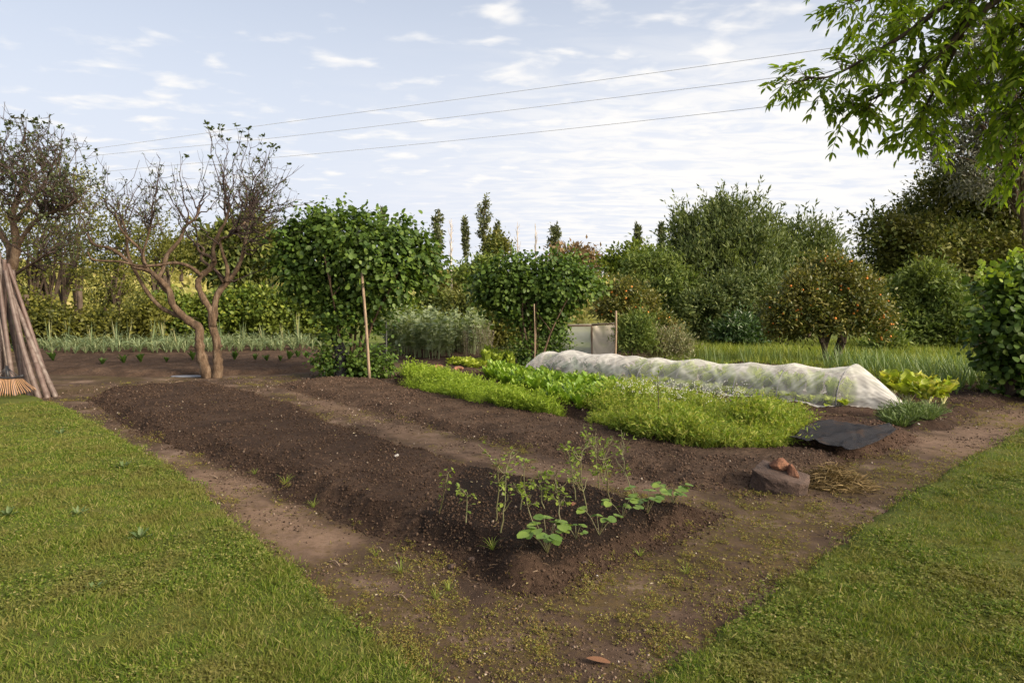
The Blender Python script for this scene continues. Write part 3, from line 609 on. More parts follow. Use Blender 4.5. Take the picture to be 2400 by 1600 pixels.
hzB, hzB_b = hazel("smaller round-leaved bushy tree beside the net tunnel end", (1250, 862), 16.2,
    [(1190, 660, 62), (1250, 652, 55), (1320, 660, 58), (1150, 670, 46), (1368, 668, 42), (1230, 700, 55), (1300, 705, 52), (1175, 705, 46), (1290, 630, 34), (1140, 640, 30), (1350, 630, 28)],
    [(1245, 745, 35), (1290, 745, 36), (1215, 735, 30), (1310, 725, 30)],
    [(1235, 815, 34), (1270, 800, 34), (1300, 790, 30), (1220, 835, 24), (1255, 835, 30), (1325, 800, 20)], 950, 22,
    [(1180, 680, -8), (1215, 690, -4), (1260, 660, 2), (1290, 690, 8), (1330, 700, 12), (1240, 700, 0)], 0.084)
rng = np.random.default_rng(23)
rs_base = at_ground(2370, 10.9)
t = thing("shrub", "dense glossy shrub with lime green new shoots at the right edge of the photo", "shrub", rs_base)
VF, cc, dd = crown(lobes_px([(2350, 690, 58), (2400, 700, 80), (2330, 760, 52), (2390, 800, 85), (2350, 850, 48), (2370, 900, 40), (2440, 760, 90), (2450, 860, 90), (2420, 650, 50)], 10.9, 0.5), 470, 9, 0.10, ROUND, 0.10, out=0.7, droop=0.3, nup=0.6, inner=0.3)
VF[0][:, 2] = np.maximum(VF[0][:, 2], 0.03); mk("foliage", VF, HAZEL, t)
tp = cc[(cc[:, 2] > 1.55)]; tp = tp[rng.choice(len(tp), 50)]
mk("fresh_foliage", sprays(tp, np.tile(A([-.2, -.2, 1.0]), (len(tp), 1)), 0.30, 8, ROUND, 0.085, up=0.8, rise=0.35, spread=0.8), leaf_mat("lime_shoots", [(0.13, 0.20, 0.025), (0.20, 0.28, 0.035), (0.27, 0.33, 0.05)], 0.35), t)
mk("stem", limbs(rs_base, list(cc[rng.choice(len(cc), 12)]), 0.035, 0.006), BARK_DK, t, smooth=True)

# bare, twisted fruit tree: limbs follow the photograph, twigs are grown from them
def twig_shoot(a, b, r0, r1, wob, r, n=7):
    t = np.linspace(0, 1, n)[:, None]; L = np.linalg.norm(b - a); p = a + (b - a) * t
    w = np.cumsum(r.normal(size=(n, 3)) * wob * L, 0); w -= w[0]; w = w - w[-1] * t * 0.6; p = p + w
    p[:, 2] -= (np.sin(np.pi * t[:, 0]) * L * 0.07); return p, np.linspace(r0, r1, n)
def bare_tree(name, label, base, limbspx, tops, Y, nshoot, seed, leafm, budsize, nbud, rosettes, group=None, r_tr=1.0):
    r = np.random.default_rng(seed); t = thing(name, label, "tree", base, group); parts = []; nodes = []
    for path in limbspx:
        dep = path[0]; pts = [P(u, v, Y + dep * k / max(1, len(path) - 2) * 1.0) for k, (u, v, w) in enumerate(path[1:])]
        rad = [w / FPX * Y * 0.5 * r_tr for (u, v, w) in path[1:]]
        sp = smooth_path(pts, 5); rd = np.interp(np.linspace(0, 1, len(sp)), np.linspace(0, 1, len(rad)), rad)
        rd = rd * (1 + 0.10 * r.normal(size=len(rd))); parts.append(tube(sp, rd, 9))
        for i in range(len(sp) // 2, len(sp)): nodes.append((sp[i], rd[i]))
    nodes = [q for q in nodes if q[0][2] > 2.0 or r.random() < 0.10]
    ends = []; tw = []; N = A([q[0] for q in nodes])
    for i in range(nshoot):
        u, v = tops[r.integers(len(tops))]; u += r.normal() * 20; v += abs(r.normal()) * 60 + (0 if i < 40 else 60 * r.random())
        e = P(u, v, Y + r.normal() * 0.75); d = np.linalg.norm((N - e) * A([1.7, 1.0, 0.75]), axis=1) + (N[:, 2] > e[2] - 0.2) * 9
        k = np.argsort(d)[r.integers(0, 7)]; a, ra = nodes[k]
        p, rd = twig_shoot(a, e, min(ra * 0.7, 0.017), 0.0032, 0.045, r, 9); tw.append(tube(p, rd, 4, False)); ends.append((p, rd))
        for j in range(r.integers(3, 8)):
            q = r.integers(2, 8); dr = nrm(p[q] - p[q - 1] + r.normal(size=3) * 0.55 + A([0, 0, .28])); l = r.uniform(.16, .55)
            b = p[q] + dr * l; p2, rd2 = twig_shoot(p[q], b, 0.006, 0.0024, 0.05, r, 5); tw.append(tube(p2, rd2, 3, False)); ends.append((p2, rd2))
            if r.random() < 0.6:
                dr = nrm(dr + r.normal(size=3) * 0.6); p3, rd3 = twig_shoot(p2[2], p2[2] + dr * l * 0.6, 0.004, 0.002, 0.05, r, 4); tw.append(tube(p3, rd3, 3, False)); ends.append((p3, rd3))
    mk("trunk", join(parts), BARK, t, smooth=True); mk("twigs", join(tw), TWIGM, t)
    pos, dr = [], []
    for i in range(nbud):
        p, rd = ends[r.integers(len(ends))]; k = r.integers(1, len(p)); q = p[k] + (p[k - 1] - p[k]) * r.random()
        for c in range(r.integers(1, 4)): pos.append(q); dr.append(nrm(p[k] - p[k - 1] + r.normal(size=3) * 0.8))
    VF = [scat(KITE, A(pos), A(dr), rdir(len(pos), r), budsize * (0.5 + r.random(len(pos))))]
    hi = sorted(ends, key=lambda e: -e[0][-1][2])
    for k in range(rosettes):
        p = hi[int(abs(r.normal()) * 26) % len(hi)][0]; a = r.random() * 6
        m = 5; an = a + np.arange(m) * 2.4; dd = np.stack([np.cos(an), np.sin(an), 0.1 + 1.1 * r.random(m)], 1)
        VF.append(scat(OVAL, np.repeat(p[-1:], m, 0) + r.normal(size=(m, 3)) * 0.015, dd, np.tile(A([0, 0, 1.0]), (m, 1)) + r.normal(size=(m, 3)) * .5, 0.05 + 0.05 * r.random(m), 0.8))
    mk("leaves", join(VF), leafm, t); return t
BUDS = leaf_mat("bud_leaves", [(0.028, 0.042, 0.014), (0.05, 0.07, 0.02), (0.085, 0.105, 0.028)], 0.3, 0.5, 0.3)
b = G(493, 884); b[2] = topz(b) - 0.05
bare_tree("bare_tree", "twisted bare fruit tree with forked brown trunk on the mossy ground", b,
    [[0, (487, 890, 40), (481, 862, 36), (471, 831, 32), (467, 800, 30), (466, 769, 30), (440, 750, 27), (406, 716, 23), (397, 683, 22), (378, 659, 19), (349, 635, 16), (315, 625, 14), (287, 601, 12), (258, 582, 10), (220, 573, 8), (205, 549, 6)],
     [0.3, (466, 769, 26), (450, 757, 20), (421, 741, 18), (378, 721, 14), (344, 683, 13), (315, 632, 12), (300, 597, 11), (296, 549, 9), (285, 510, 6)],
     [0.1, (508, 888, 36), (511, 860, 32), (509, 831, 28), (507, 795, 27), (498, 766, 24), (495, 730, 22), (478, 702, 20), (464, 668, 18), (471, 647, 19), (492, 630, 19), (502, 612, 16), (500, 582, 13), (516, 541, 11), (528, 520, 9), (540, 480, 6)],
     [0.6, (499, 765, 23), (507, 697, 20), (530, 664, 19), (550, 640, 16), (569, 597, 14), (578, 544, 12), (581, 511, 9), (595, 470, 6)],
     [-0.4, (530, 661, 13), (533, 630, 12), (523, 597, 11), (516, 563, 9), (540, 552, 8), (575, 520, 6)],
     [0.9, (525, 662, 12), (507, 635, 11), (488, 621, 10), (471, 606, 9), (478, 585, 8), (462, 570, 6)],
     [-0.5, (471, 645, 13), (445, 625, 12), (411, 616, 11), (373, 621, 10), (325, 623, 9), (282, 613, 7), (220, 609, 6), (205, 590, 4)],
     [1.2, (400, 690, 16), (372, 660, 14), (382, 630, 14), (392, 597, 13), (421, 563, 12), (435, 530, 11), (459, 511, 8), (470, 480, 6)],
     [-0.3, (340, 631, 11), (332, 590, 11), (306, 563, 9), (282, 535, 7), (270, 500, 5)],
     [0.4, (502, 612, 12), (490, 600, 11), (470, 592, 9), (461, 575, 7)],
     [0.0, (505, 825, 15), (513, 815, 13), (519, 808, 12)],
     [-0.2, (350, 637, 9), (335, 600, 8), (345, 560, 7), (355, 520, 5)]],
    [(225, 400), (250, 380), (290, 400), (330, 380), (370, 345), (400, 330), (430, 355), (460, 335), (505, 305), (530, 310), (575, 288), (600, 300), (640, 345), (660, 330), (690, 400), (703, 420), (680, 450), (560, 350), (480, 380), (620, 360), (350, 400)],
    13.8, 118, 5, BUDS, 0.05, 1500, 34, r_tr=0.70)
b = P(-40, 800, 12.2); b[2] = topz(b) - 0.05
bare_tree("bare_tree", "twiggy tree with small dark leaves behind the stacked canes", b,
    [[0, (-52, 905, 44), (-46, 800, 40), (-30, 730, 38), (0, 665, 34), (28, 625, 30), (38, 570, 24), (30, 500, 18), (50, 450, 13), (70, 400, 8)],
     [0.6, (8, 655, 24), (25, 600, 20), (10, 560, 18), (-15, 520, 15), (-30, 470, 12), (-20, 400, 7)],
     [-0.5, (34, 590, 15), (60, 545, 12), (95, 510, 10), (140, 490, 8), (190, 470, 5)],
     [-0.6, (-5, 670, 16), (40, 640, 10), (80, 615, 7), (110, 595, 4)],
     [0.8, (32, 520, 14), (75, 470, 10), (110, 420, 8), (130, 370, 5)],
     [-0.2, (-40, 760, 22), (-90, 650, 18), (-120, 560, 14), (-130, 450, 9)]],
    [(-60, 300), (-20, 290), (20, 250), (60, 240), (90, 300), (125, 255), (150, 300), (160, 380), (190, 400), (215, 440), (-100, 330), (40, 320), (110, 360), (10, 350), (180, 470)],
    12.2, 130, 8, BUDS, 0.05, 3400, 16, r_tr=0.8)

# ------------------------------------------------------------------ everything beyond the beds
rng = np.random.default_rng(31)
def pxtree(name, label, cat, u, cs, Y, mat, tpl, size, ncl, per, cr, bark, **kw):
    sq = kw.pop("sq", 0.9); dj = kw.pop("dj", 0.6)
    return tree(name, label, cat, at_ground(u, Y), lobes_px(cs, Y, dj, sq), mat, tpl, size, ncl, per, cr, bark, **kw)
# right: wattles, orange trees, dark tree, gum
pxtree("wattle_tree", "tall feathery grey green tree with the highest spiky crown behind the meadow", "tree", 1700,
    [(1650, 560, 80), (1730, 545, 85), (1690, 522, 46), (1790, 566, 58), (1605, 590, 60), (1645, 650, 90), (1740, 650, 95), (1590, 540, 26), (1820, 610, 55), (1690, 600, 90)], 27, WATTLE, NARROW, 0.20, 640, 46, 0.24, BARK_DK, trunk=0.14, stems=3, spray=420, spl=0.85, out=0.5, up=0.9, wid=1.4, inner=0.3)
pxtree("wattle_tree", "feathery tree with a lower spiky crown right of the tallest feathery tree", "tree", 1890,
    [(1890, 560, 52), (1930, 590, 40), (1870, 620, 60), (1910, 640, 60), (1850, 670, 60)], 28, WATTLE, NARROW, 0.20, 260, 44, 0.24, BARK_DK, trunk=0.1, stems=2, spray=200, spl=0.8, out=0.5, up=0.9, wid=1.4)
pxtree("wattle_tree", "drooping pale grey green tree at the left end of the tall tree row", "tree", 1540,
    [(1545, 640, 55), (1510, 690, 50), (1580, 690, 60), (1500, 630, 40), (1620, 720, 60), (1550, 740, 55)], 25, LIGHTBUSH, NARROW, 0.18, 360, 44, 0.21, BARK_DK, trunk=0.1, stems=3, spray=90, spl=0.7, out=0.5, droop=0.5, up=0.1, wid=1.4)
pxtree("shrub", "mid green feathery shrub wall standing below the tallest feathery tree", "shrub", 1680,
    [(1640, 720, 60), (1700, 700, 60), (1760, 700, 60), (1660, 770, 45), (1800, 730, 50), (1600, 770, 40)], 24.5, WATTLE, NARROW, 0.16, 420, 44, 0.18, BARK_DK, trunk=0.07, stems=4, spray=80, spl=0.5, out=0.6, up=0.25, wid=1.6)
pxtree("shrub", "low rounded dark green glossy shrub at the meadow's far edge", "shrub", 1735,
    [(1735, 765, 36), (1705, 780, 28), (1765, 782, 28), (1740, 790, 28)], 22.8, DARKSHRUB, LANCE, 0.16, 220, 16, 0.15, BARK_DK, trunk=0.05, stems=4, spray=60, spl=0.4)
def oranges(t, lobes, n, r0):
    m = bpy.data.meshes.new("orange"); import bmesh
    bm = bmesh.new(); bmesh.ops.create_icosphere(bm, subdivisions=2, radius=1.0)
    for v in bm.verts: v.co.z *= 0.93; v.co *= 1 + 0.02 * math.sin(9 * v.co.x + 5 * v.co.y)
    for f in bm.faces: f.smooth = True
    bm.to_mesh(m); bm.free(); m.materials.append(plain("orange_peel", (0.56, 0.15, 0.012), 0.55, (0.46, 0.19, 0.018), 3))
    for i in range(n):
        c, rd = lobes[rng.integers(len(lobes))]; d = rdir(1)[0]
        if d[1] > 0.1: d[1] *= -1
        p = c + d * rd * rng.uniform(0.93, 1.12); o = bpy.data.objects.new("orange", m); COL.objects.link(o); o.parent = t
        o.location = p - ORG[t.name]; s = r0 * rng.uniform(.8, 1.15); o.scale = (s, s, s); o.rotation_euler = tuple(rng.random(3) * 6)
ol = [(1940, 655, 62), (1880, 690, 58), (2010, 695, 62), (1835, 735, 44), (1930, 722, 66), (2055, 745, 38), (1995, 745, 46), (1868, 755, 38), (1935, 622, 28), (1990, 640, 32), (1820, 770, 22), (2070, 775, 22)]
st = rng.bit_generator.state
t = pxtree("orange_tree", "wide rounded orange tree dotted with fruit on dark forked stems in the meadow", "fruit tree", 1952, ol, 17.2, CITRUS, LANCE, 0.092, 1000, 30, 0.13, BARK_DK, trunk=0.13, trunk_h=0.5, stems=4, nlimb=16, spray=220, spl=0.3, nup=0.6, wid=1.5)
rng.bit_generator.state = st; oranges(t, lobes_px(ol, 17.2, 0.6, 0.9), 95, 0.028)
ol = [(1470, 700, 42), (1500, 715, 42), (1430, 712, 36), (1540, 765, 38), (1480, 760, 46), (1572, 778, 24), (1455, 680, 26)]
st = rng.bit_generator.state
t = pxtree("orange_tree", "smaller orange tree with few fruit behind the draped net frame", "fruit tree", 1490, ol, 20.5, CITRUS, LANCE, 0.10, 760, 18, 0.14, BARK_DK, trunk=0.10, trunk_h=0.4, stems=3, spray=110, spl=0.3, wid=1.5)
rng.bit_generator.state = st; oranges(t, lobes_px(ol, 20.5, 0.6, 0.9), 40, 0.034)
pxtree("bush", "large pale green feathery bush right of the big orange tree", "bush", 2190,
    [(2150, 700, 62), (2220, 735, 66), (2130, 765, 50), (2270, 780, 52), (2180, 660, 44), (2230, 800, 40), (2110, 690, 40), (2160, 800, 40)], 22, LIGHTBUSH, NARROW, 0.15, 640, 44, 0.18, BARK_DK, trunk=0.08, stems=5, spray=150, spl=0.5, out=0.6, up=0.3, wid=1.6)
pxtree("bush", "small grey green bush at the foot of the large pale bush", "bush", 2075,
    [(2080, 800, 26), (2055, 812, 20), (2100, 815, 20)], 20.5, LIGHTBUSH, NARROW, 0.18, 110, 16, 0.14, BARK_DK, trunk=0.04, stems=4, wid=1.6)
pxtree("broadleaf_tree", "massive dark olive tree towering at the right behind the pale bush", "tree", 2260,
    [(2130, 560, 80), (2220, 480, 85), (2300, 540, 120), (2200, 620, 115), (2330, 650, 120), (2370, 470, 70), (2080, 610, 58), (2240, 430, 46), (2055, 545, 40), (2430, 600, 150), (2060, 680, 60), (2160, 700, 90)], 33, DARKTREE, KITE, 0.22, 1300, 60, 0.40, BARK_DK, trunk=0.35, spray=260, spl=1.0, out=0.5, droop=0.2, nup=0.9, nlimb=16)
pxtree("gum_tree", "airy grey leaved gum tree with pale trunk behind the overhanging branches", "tree", 2400,
    [(2250, 330, 70), (2350, 250, 95), (2215, 240, 50), (2300, 150, 80), (2380, 390, 80), (2430, 160, 100), (2290, 420, 60), (2190, 350, 32), (2340, 60, 70)], 30, GUM, NARROW, 0.22, 620, 24, 0.34, BARK, trunk=0.11, trunk_h=5.0, nlimb=44, spray=130, spl=0.8, out=0.3, droop=0.5, wid=1.6, inner=0.1)
# middle: bushes between the two round-leaved trees
pxtree("shrub", "dark dense shrub between the two round-leaved bushy trees", "shrub", 1120,
    [(1100, 725, 46), (1150, 745, 44), (1080, 765, 34), (1180, 775, 38), (1125, 775, 36), (1200, 730, 40)], 21.5, DARKTREE, KITE, 0.12, 700, 26, 0.18, BARK_DK, trunk=0.07, stems=4, spray=100, spl=0.4)
pxtree("shrub", "rounded dark shrub farther off behind the grey green bean plants", "shrub", 1010,
    [(1015, 712, 30), (990, 725, 26), (1040, 722, 26)], 30, DARKTREE, KITE, 0.22, 190, 18, 0.25, BARK_DK, trunk=0.07, stems=3, spray=40, spl=0.5)
pxtree("bush", "light green leafy bush beside the bigger round-leaved tree's right side", "bush", 945,
    [(930, 745, 38), (965, 760, 30), (905, 735, 34), (990, 770, 22)], 23, BRAMBLE, KITE, 0.16, 300, 18, 0.18, BARK_DK, trunk=0.04, stems=4, spray=60, spl=0.4)
pxtree("shrub", "upright light green shrub with yellow tips beside the draped net frame", "shrub", 1485,
    [(1487, 775, 26), (1475, 800, 22), (1500, 760, 20), (1510, 800, 18)], 15.8, LIGHTBUSH, NARROW, 0.10, 260, 18, 0.11, BARK_DK, trunk=0.03, stems=5, spray=120, spl=0.3, up=0.7, wid=1.3)
pxtree("lavender_bush", "straggly grey green flowering bush in the grass by the orange tree", "bush", 1555,
    [(1550, 805, 24), (1580, 800, 22), (1525, 815, 18), (1600, 815, 14)], 16.2, leaf_mat("lavender", [(0.10, 0.12, 0.05), (0.17, 0.18, 0.075), (0.24, 0.21, 0.14)], 0.25), NARROW, 0.09, 260, 18, 0.12, BARK_DK, trunk=0.02, stems=6, spray=140, spl=0.32, up=0.8, wid=1.1)
# left: hedge, thin trees, posts, round tree
hl = lobes_px([(u, 735 + 6 * math.sin(u * .03), 40) for u in range(380, 760, 26)] + [(u, 770, 28) for u in range(340, 770, 26)] + [(560, 712, 34), (640, 715, 36), (700, 722, 34), (600, 700, 24)], 23, 0.5)
t = thing("hedge", "bright green bramble hedge running behind the leek bed", "hedge", at_ground(570, 23.2))
VF, cc, dd = crown(hl, 2600, 15, 0.18, OVAL, 0.115, out=0.7, droop=0.25, nup=0.7, inner=0.35, nout=0.8)
k = rng.choice(len(cc), 240, replace=False); mk("foliage", join([VF, sprays(cc[k], dd[k], 0.4, 8, OVAL, 0.10)]), BRAMBLE, t)
mk("stem", limbs(ORG[t.name], list(cc[rng.choice(len(cc), 40)]), 0.03, 0.006), BARK_DK, t)
for u, Y, cs, lb, nc in [
    (-70, 21, [(-80, 560, 90), (-20, 520, 70), (-60, 660, 90), (10, 640, 60)], "shady green tree behind the leaning canes at the left edge of the photo", 330),
    (100, 23, [(70, 500, 60), (120, 470, 55), (100, 570, 70), (150, 560, 50), (60, 640, 60)], "thin brown-stemmed tree just right of the leaning canes' tips", 330),
    (165, 26, [(170, 450, 50), (190, 530, 60), (150, 600, 60), (210, 620, 50), (175, 420, 34)], "thin stemmed tree with yellow green lower leaves beside the fence posts", 300),
    (262, 22.5, [(255, 590, 60), (285, 650, 60), (235, 660, 45), (300, 570, 45), (265, 520, 40), (250, 720, 45), (300, 720, 45)], "bushy many-stemmed tree in front of the fence gap", 420),
    (385, 29, [(350, 560, 50), (400, 590, 40), (330, 620, 45), (370, 520, 28)], "small dark tree behind the twisted bare tree's left limbs", 240)]:
    pxtree("thicket_tree", lb, "tree", u, cs, Y, THICKET, KITE, 0.115, int(nc * 0.55), 14, 0.26, BARK_DK, trunk=0.10, stems=4 if u == 262 else 2, nlimb=22, spray=90, spl=0.7, inner=0.1, out=0.4, trunk_h=1.3)
pxtree("undergrowth_bush", "leafy bush low down behind the leek bed's left end", "bush", 140,
    [(60, 740, 50), (120, 755, 40), (180, 770, 30), (240, 765, 36), (310, 765, 34), (20, 760, 50), (345, 740, 40)], 21.6, THICKET, OVAL, 0.10, 700, 16, 0.22, BARK_DK, trunk=0.04, stems=6, spray=90, spl=0.5)
pxtree("broadleaf_tree", "round dark tree on the slope behind the twisted bare tree", "tree", 560,
    [(560, 590, 60), (520, 610, 48), (600, 605, 48), (575, 555, 44), (500, 580, 30), (625, 590, 26), (560, 640, 48)], 33, DARKTREE, LANCE, 0.34, 430, 18, 0.34, BARK_DK, trunk=0.16, spray=170, spl=0.8, droop=0.5, up=0, wid=1.3)
for i, (u, v, Y) in enumerate([(186, 682, 21.5), (60, 690, 21.3)]):
    b0 = at_ground(u, Y); e = P(u + 1, v, Y)
    q = mk("fence_post", tube(smooth_path([b0, (b0 + e) / 2 + A([.02, 0, 0]), e], 3), [.075, .08, .08, .078, .076, .075, .072][:7], 9), BARK_DK, loc=b0, smooth=True)
    tag(q, ["weathered fence post in the gap between the thin trees", "weathered fence post close behind the leaning canes"][i], "fence post")
# far slope: scrub, shrubs, poplars
def far_scrub():
    r = rng; n = 620; y = 36 + 95 * r.random(n) ** 1.1; x = (r.random(n) * 2 - 1) * y * 0.95
    k = fbm(x, y, 0.05, 3, 77) > -0.16; x, y = x[k], y[k]; n = len(x)
    rad = r.uniform(0.6, 1.5, n) * (1 + y / 160); z = gz(x, y); per = 70
    d = rdir(n * per, r); d[:, 2] = np.abs(d[:, 2]); c = np.stack([x, y, z], 1)
    pos = np.repeat(c, per, 0) + d * np.repeat(rad, per)[:, None] * (0.7 + 0.4 * r.random((n * per, 1))) * A([1.25, 1.1, 0.95])
    VF = scat(KITE, pos, nrm(d + r.normal(size=d.shape) * .6), rdir(n * per, r) + A([0, 0, .6]), (0.40 + 0.35 * r.random(n * per)) * np.repeat(rad, per) * 0.75)
    tag(mk("hillside_scrub", VF, SCRUB), kind="stuff", label="pale yellow green scrub covering the far slope")
far_scrub()
for u, Y, cs, m, lb in [
    (1165, 78, [(1163, 560, 10), (1172, 585, 17), (1152, 592, 14)], DARKTREE, "dark conical tree on the skyline right of the tallest poplar"),
    (1115, 70, [(1110, 640, 30), (1145, 632, 26), (1085, 650, 24)], LIGHTBUSH, "leafy green tree on the far slope below the tallest poplar"),
    (1345, 66, [(1340, 612, 30), (1370, 600, 24), (1310, 605, 22), (1385, 625, 22)], leaf_mat("rusty_scrub", [(0.14, 0.085, 0.045), (0.20, 0.13, 0.07), (0.20, 0.17, 0.08)], 0.2), "rusty brown scrubby tree on the far slope right of the smaller bushy tree"),
    (1460, 60, [(1455, 615, 30), (1490, 605, 30), (1430, 625, 22), (1520, 615, 26)], BRAMBLE, "bright green tree on the far slope left of the tall feathery trees"),
    (1040, 75, [(1040, 665, 20), (1015, 650, 18), (1070, 655, 16), (1000, 640, 16)], SCRUB, "pale yellowish tree on the far slope beside the bare white trunk"),
    (985, 80, [(985, 610, 14), (1003, 600, 11)], THICKET, "small green tree on the skyline left of the poplars"),
    (430, 60, [(430, 590, 30), (400, 600, 24), (460, 605, 26)], THICKET, "olive tree on the skyline seen through the twisted bare tree"),
    (640, 64, [(640, 615, 26), (665, 625, 24), (615, 630, 22)], SCRUB, "yellow green tree on the slope left of the bigger bushy tree")]:
    pxtree("hillside_tree", lb, "tree", u, cs, Y, m, KITE, 0.42, 120, 20, 0.5, BARK_DK, trunk=0.18, spray=24, spl=0.5)
for i, (u, vt, Y, w, bare, lb) in enumerate([
    (900, 495, 84, 13, 0, "slim dark poplar rising just above the bigger bushy tree"),
    (1029, 497, 84, 25, 0, "leafy dark poplar left of the bare white trunk"),
    (1058, 512, 74, 15, 1, "bare white-trunked poplar between two leafy poplars"),
    (1092, 512, 86, 14, 0, "narrow dark poplar just left of the tallest poplar"),
    (1135, 467, 86, 34, 0, "tallest and fullest of the dark poplars on the skyline"),
    (1166, 524, 90, 13, 0, "short slim poplar beside the dark conical tree"),
    (1213, 520, 84, 17, 1, "spreading bare pale poplar above the smaller bushy tree"),
    (1255, 524, 84, 9, 1, "narrow bare pale poplar above the smaller bushy tree"),
    (1299, 532, 82, 27, 0, "stout dark poplar at the smaller bushy tree's top"),
    (1491, 525, 84, 18, 0, "dark poplar with twiggy tip standing alone by the bright green tree"),
    (1548, 525, 84, 14, 0, "leaning slim poplar next to the tall feathery trees")]):
    b = at_ground(u, Y); e = P(u, vt, Y); h = e[2] - b[2]; wd = w / FPX * Y * 0.5; t = thing("poplar", lb, "tree", b, "poplars on the skyline")
    lean = A([0.05 * h if u == 1548 else 0, 0, 0]); parts = [tube([b - lean, b - lean * .5 + A([0, 0, h * .5]), e], [0.17, 0.10, 0.02], 7, False)]; lf = []
    nb = 16 if bare else 22
    for k in range(nb):
        f = 0.42 + 0.52 * k / nb; a = rng.random() * 6.28; p0 = b - lean * (1 - f) + A([0, 0, h * f]); prof = wd * math.sin(math.pi * min(1, (f - 0.30) / 0.72)) ** 0.7
        tip = p0 + A([math.cos(a) * prof, math.sin(a) * prof, h * rng.uniform(.06, .13)])
        parts.append(tube([p0, (p0 + tip) / 2 + A([math.cos(a), math.sin(a), 0]) * prof * .2, tip], [.045, .03, .012], 4, False))
        if not bare:
            m = 46; q = p0 + (tip - p0) * rng.random((m, 1)) + rng.normal(size=(m, 3)) * wd * 0.20
            lf.append(scat(KITE, q, rdir(m) + A([0, 0, .5]), rdir(m), 0.30 + 0.25 * rng.random(m)))
    mk("trunk", join(parts), BARK_PALE if bare or u in (1029, 1092) else BARK, t, smooth=True)
    if lf: mk("crown", join(lf), POPLAR, t)
# wires
for i, (pts, ya, yb) in enumerate([([(-60, 380), (200, 351), (600, 296), (1200, 216), (1930, 116), (2700, 2)], 66, 30), ([(-60, 392), (300, 357), (620, 326), (1200, 258), (1790, 186), (2700, 68)], 66, 30), ([(-60, 432), (440, 384), (680, 366), (1200, 316), (1800, 250), (2700, 140)], 66, 30)]):
    us = [p[0] for p in pts]; q = [P(u, v, ya + (yb - ya) * (u + 60) / 2760) for u, v in pts]
    o = mk("power_line", tube(smooth_path(q, 6), 0.016, 5), plain("cable", (0.42, 0.44, 0.50), 0.5), loc=q[0])
    tag(o, ["highest of the three overhead wires crossing the sky", "middle of the three overhead wires crossing the sky", "lowest of the three overhead wires crossing the sky"][i], "power line", "overhead wires")

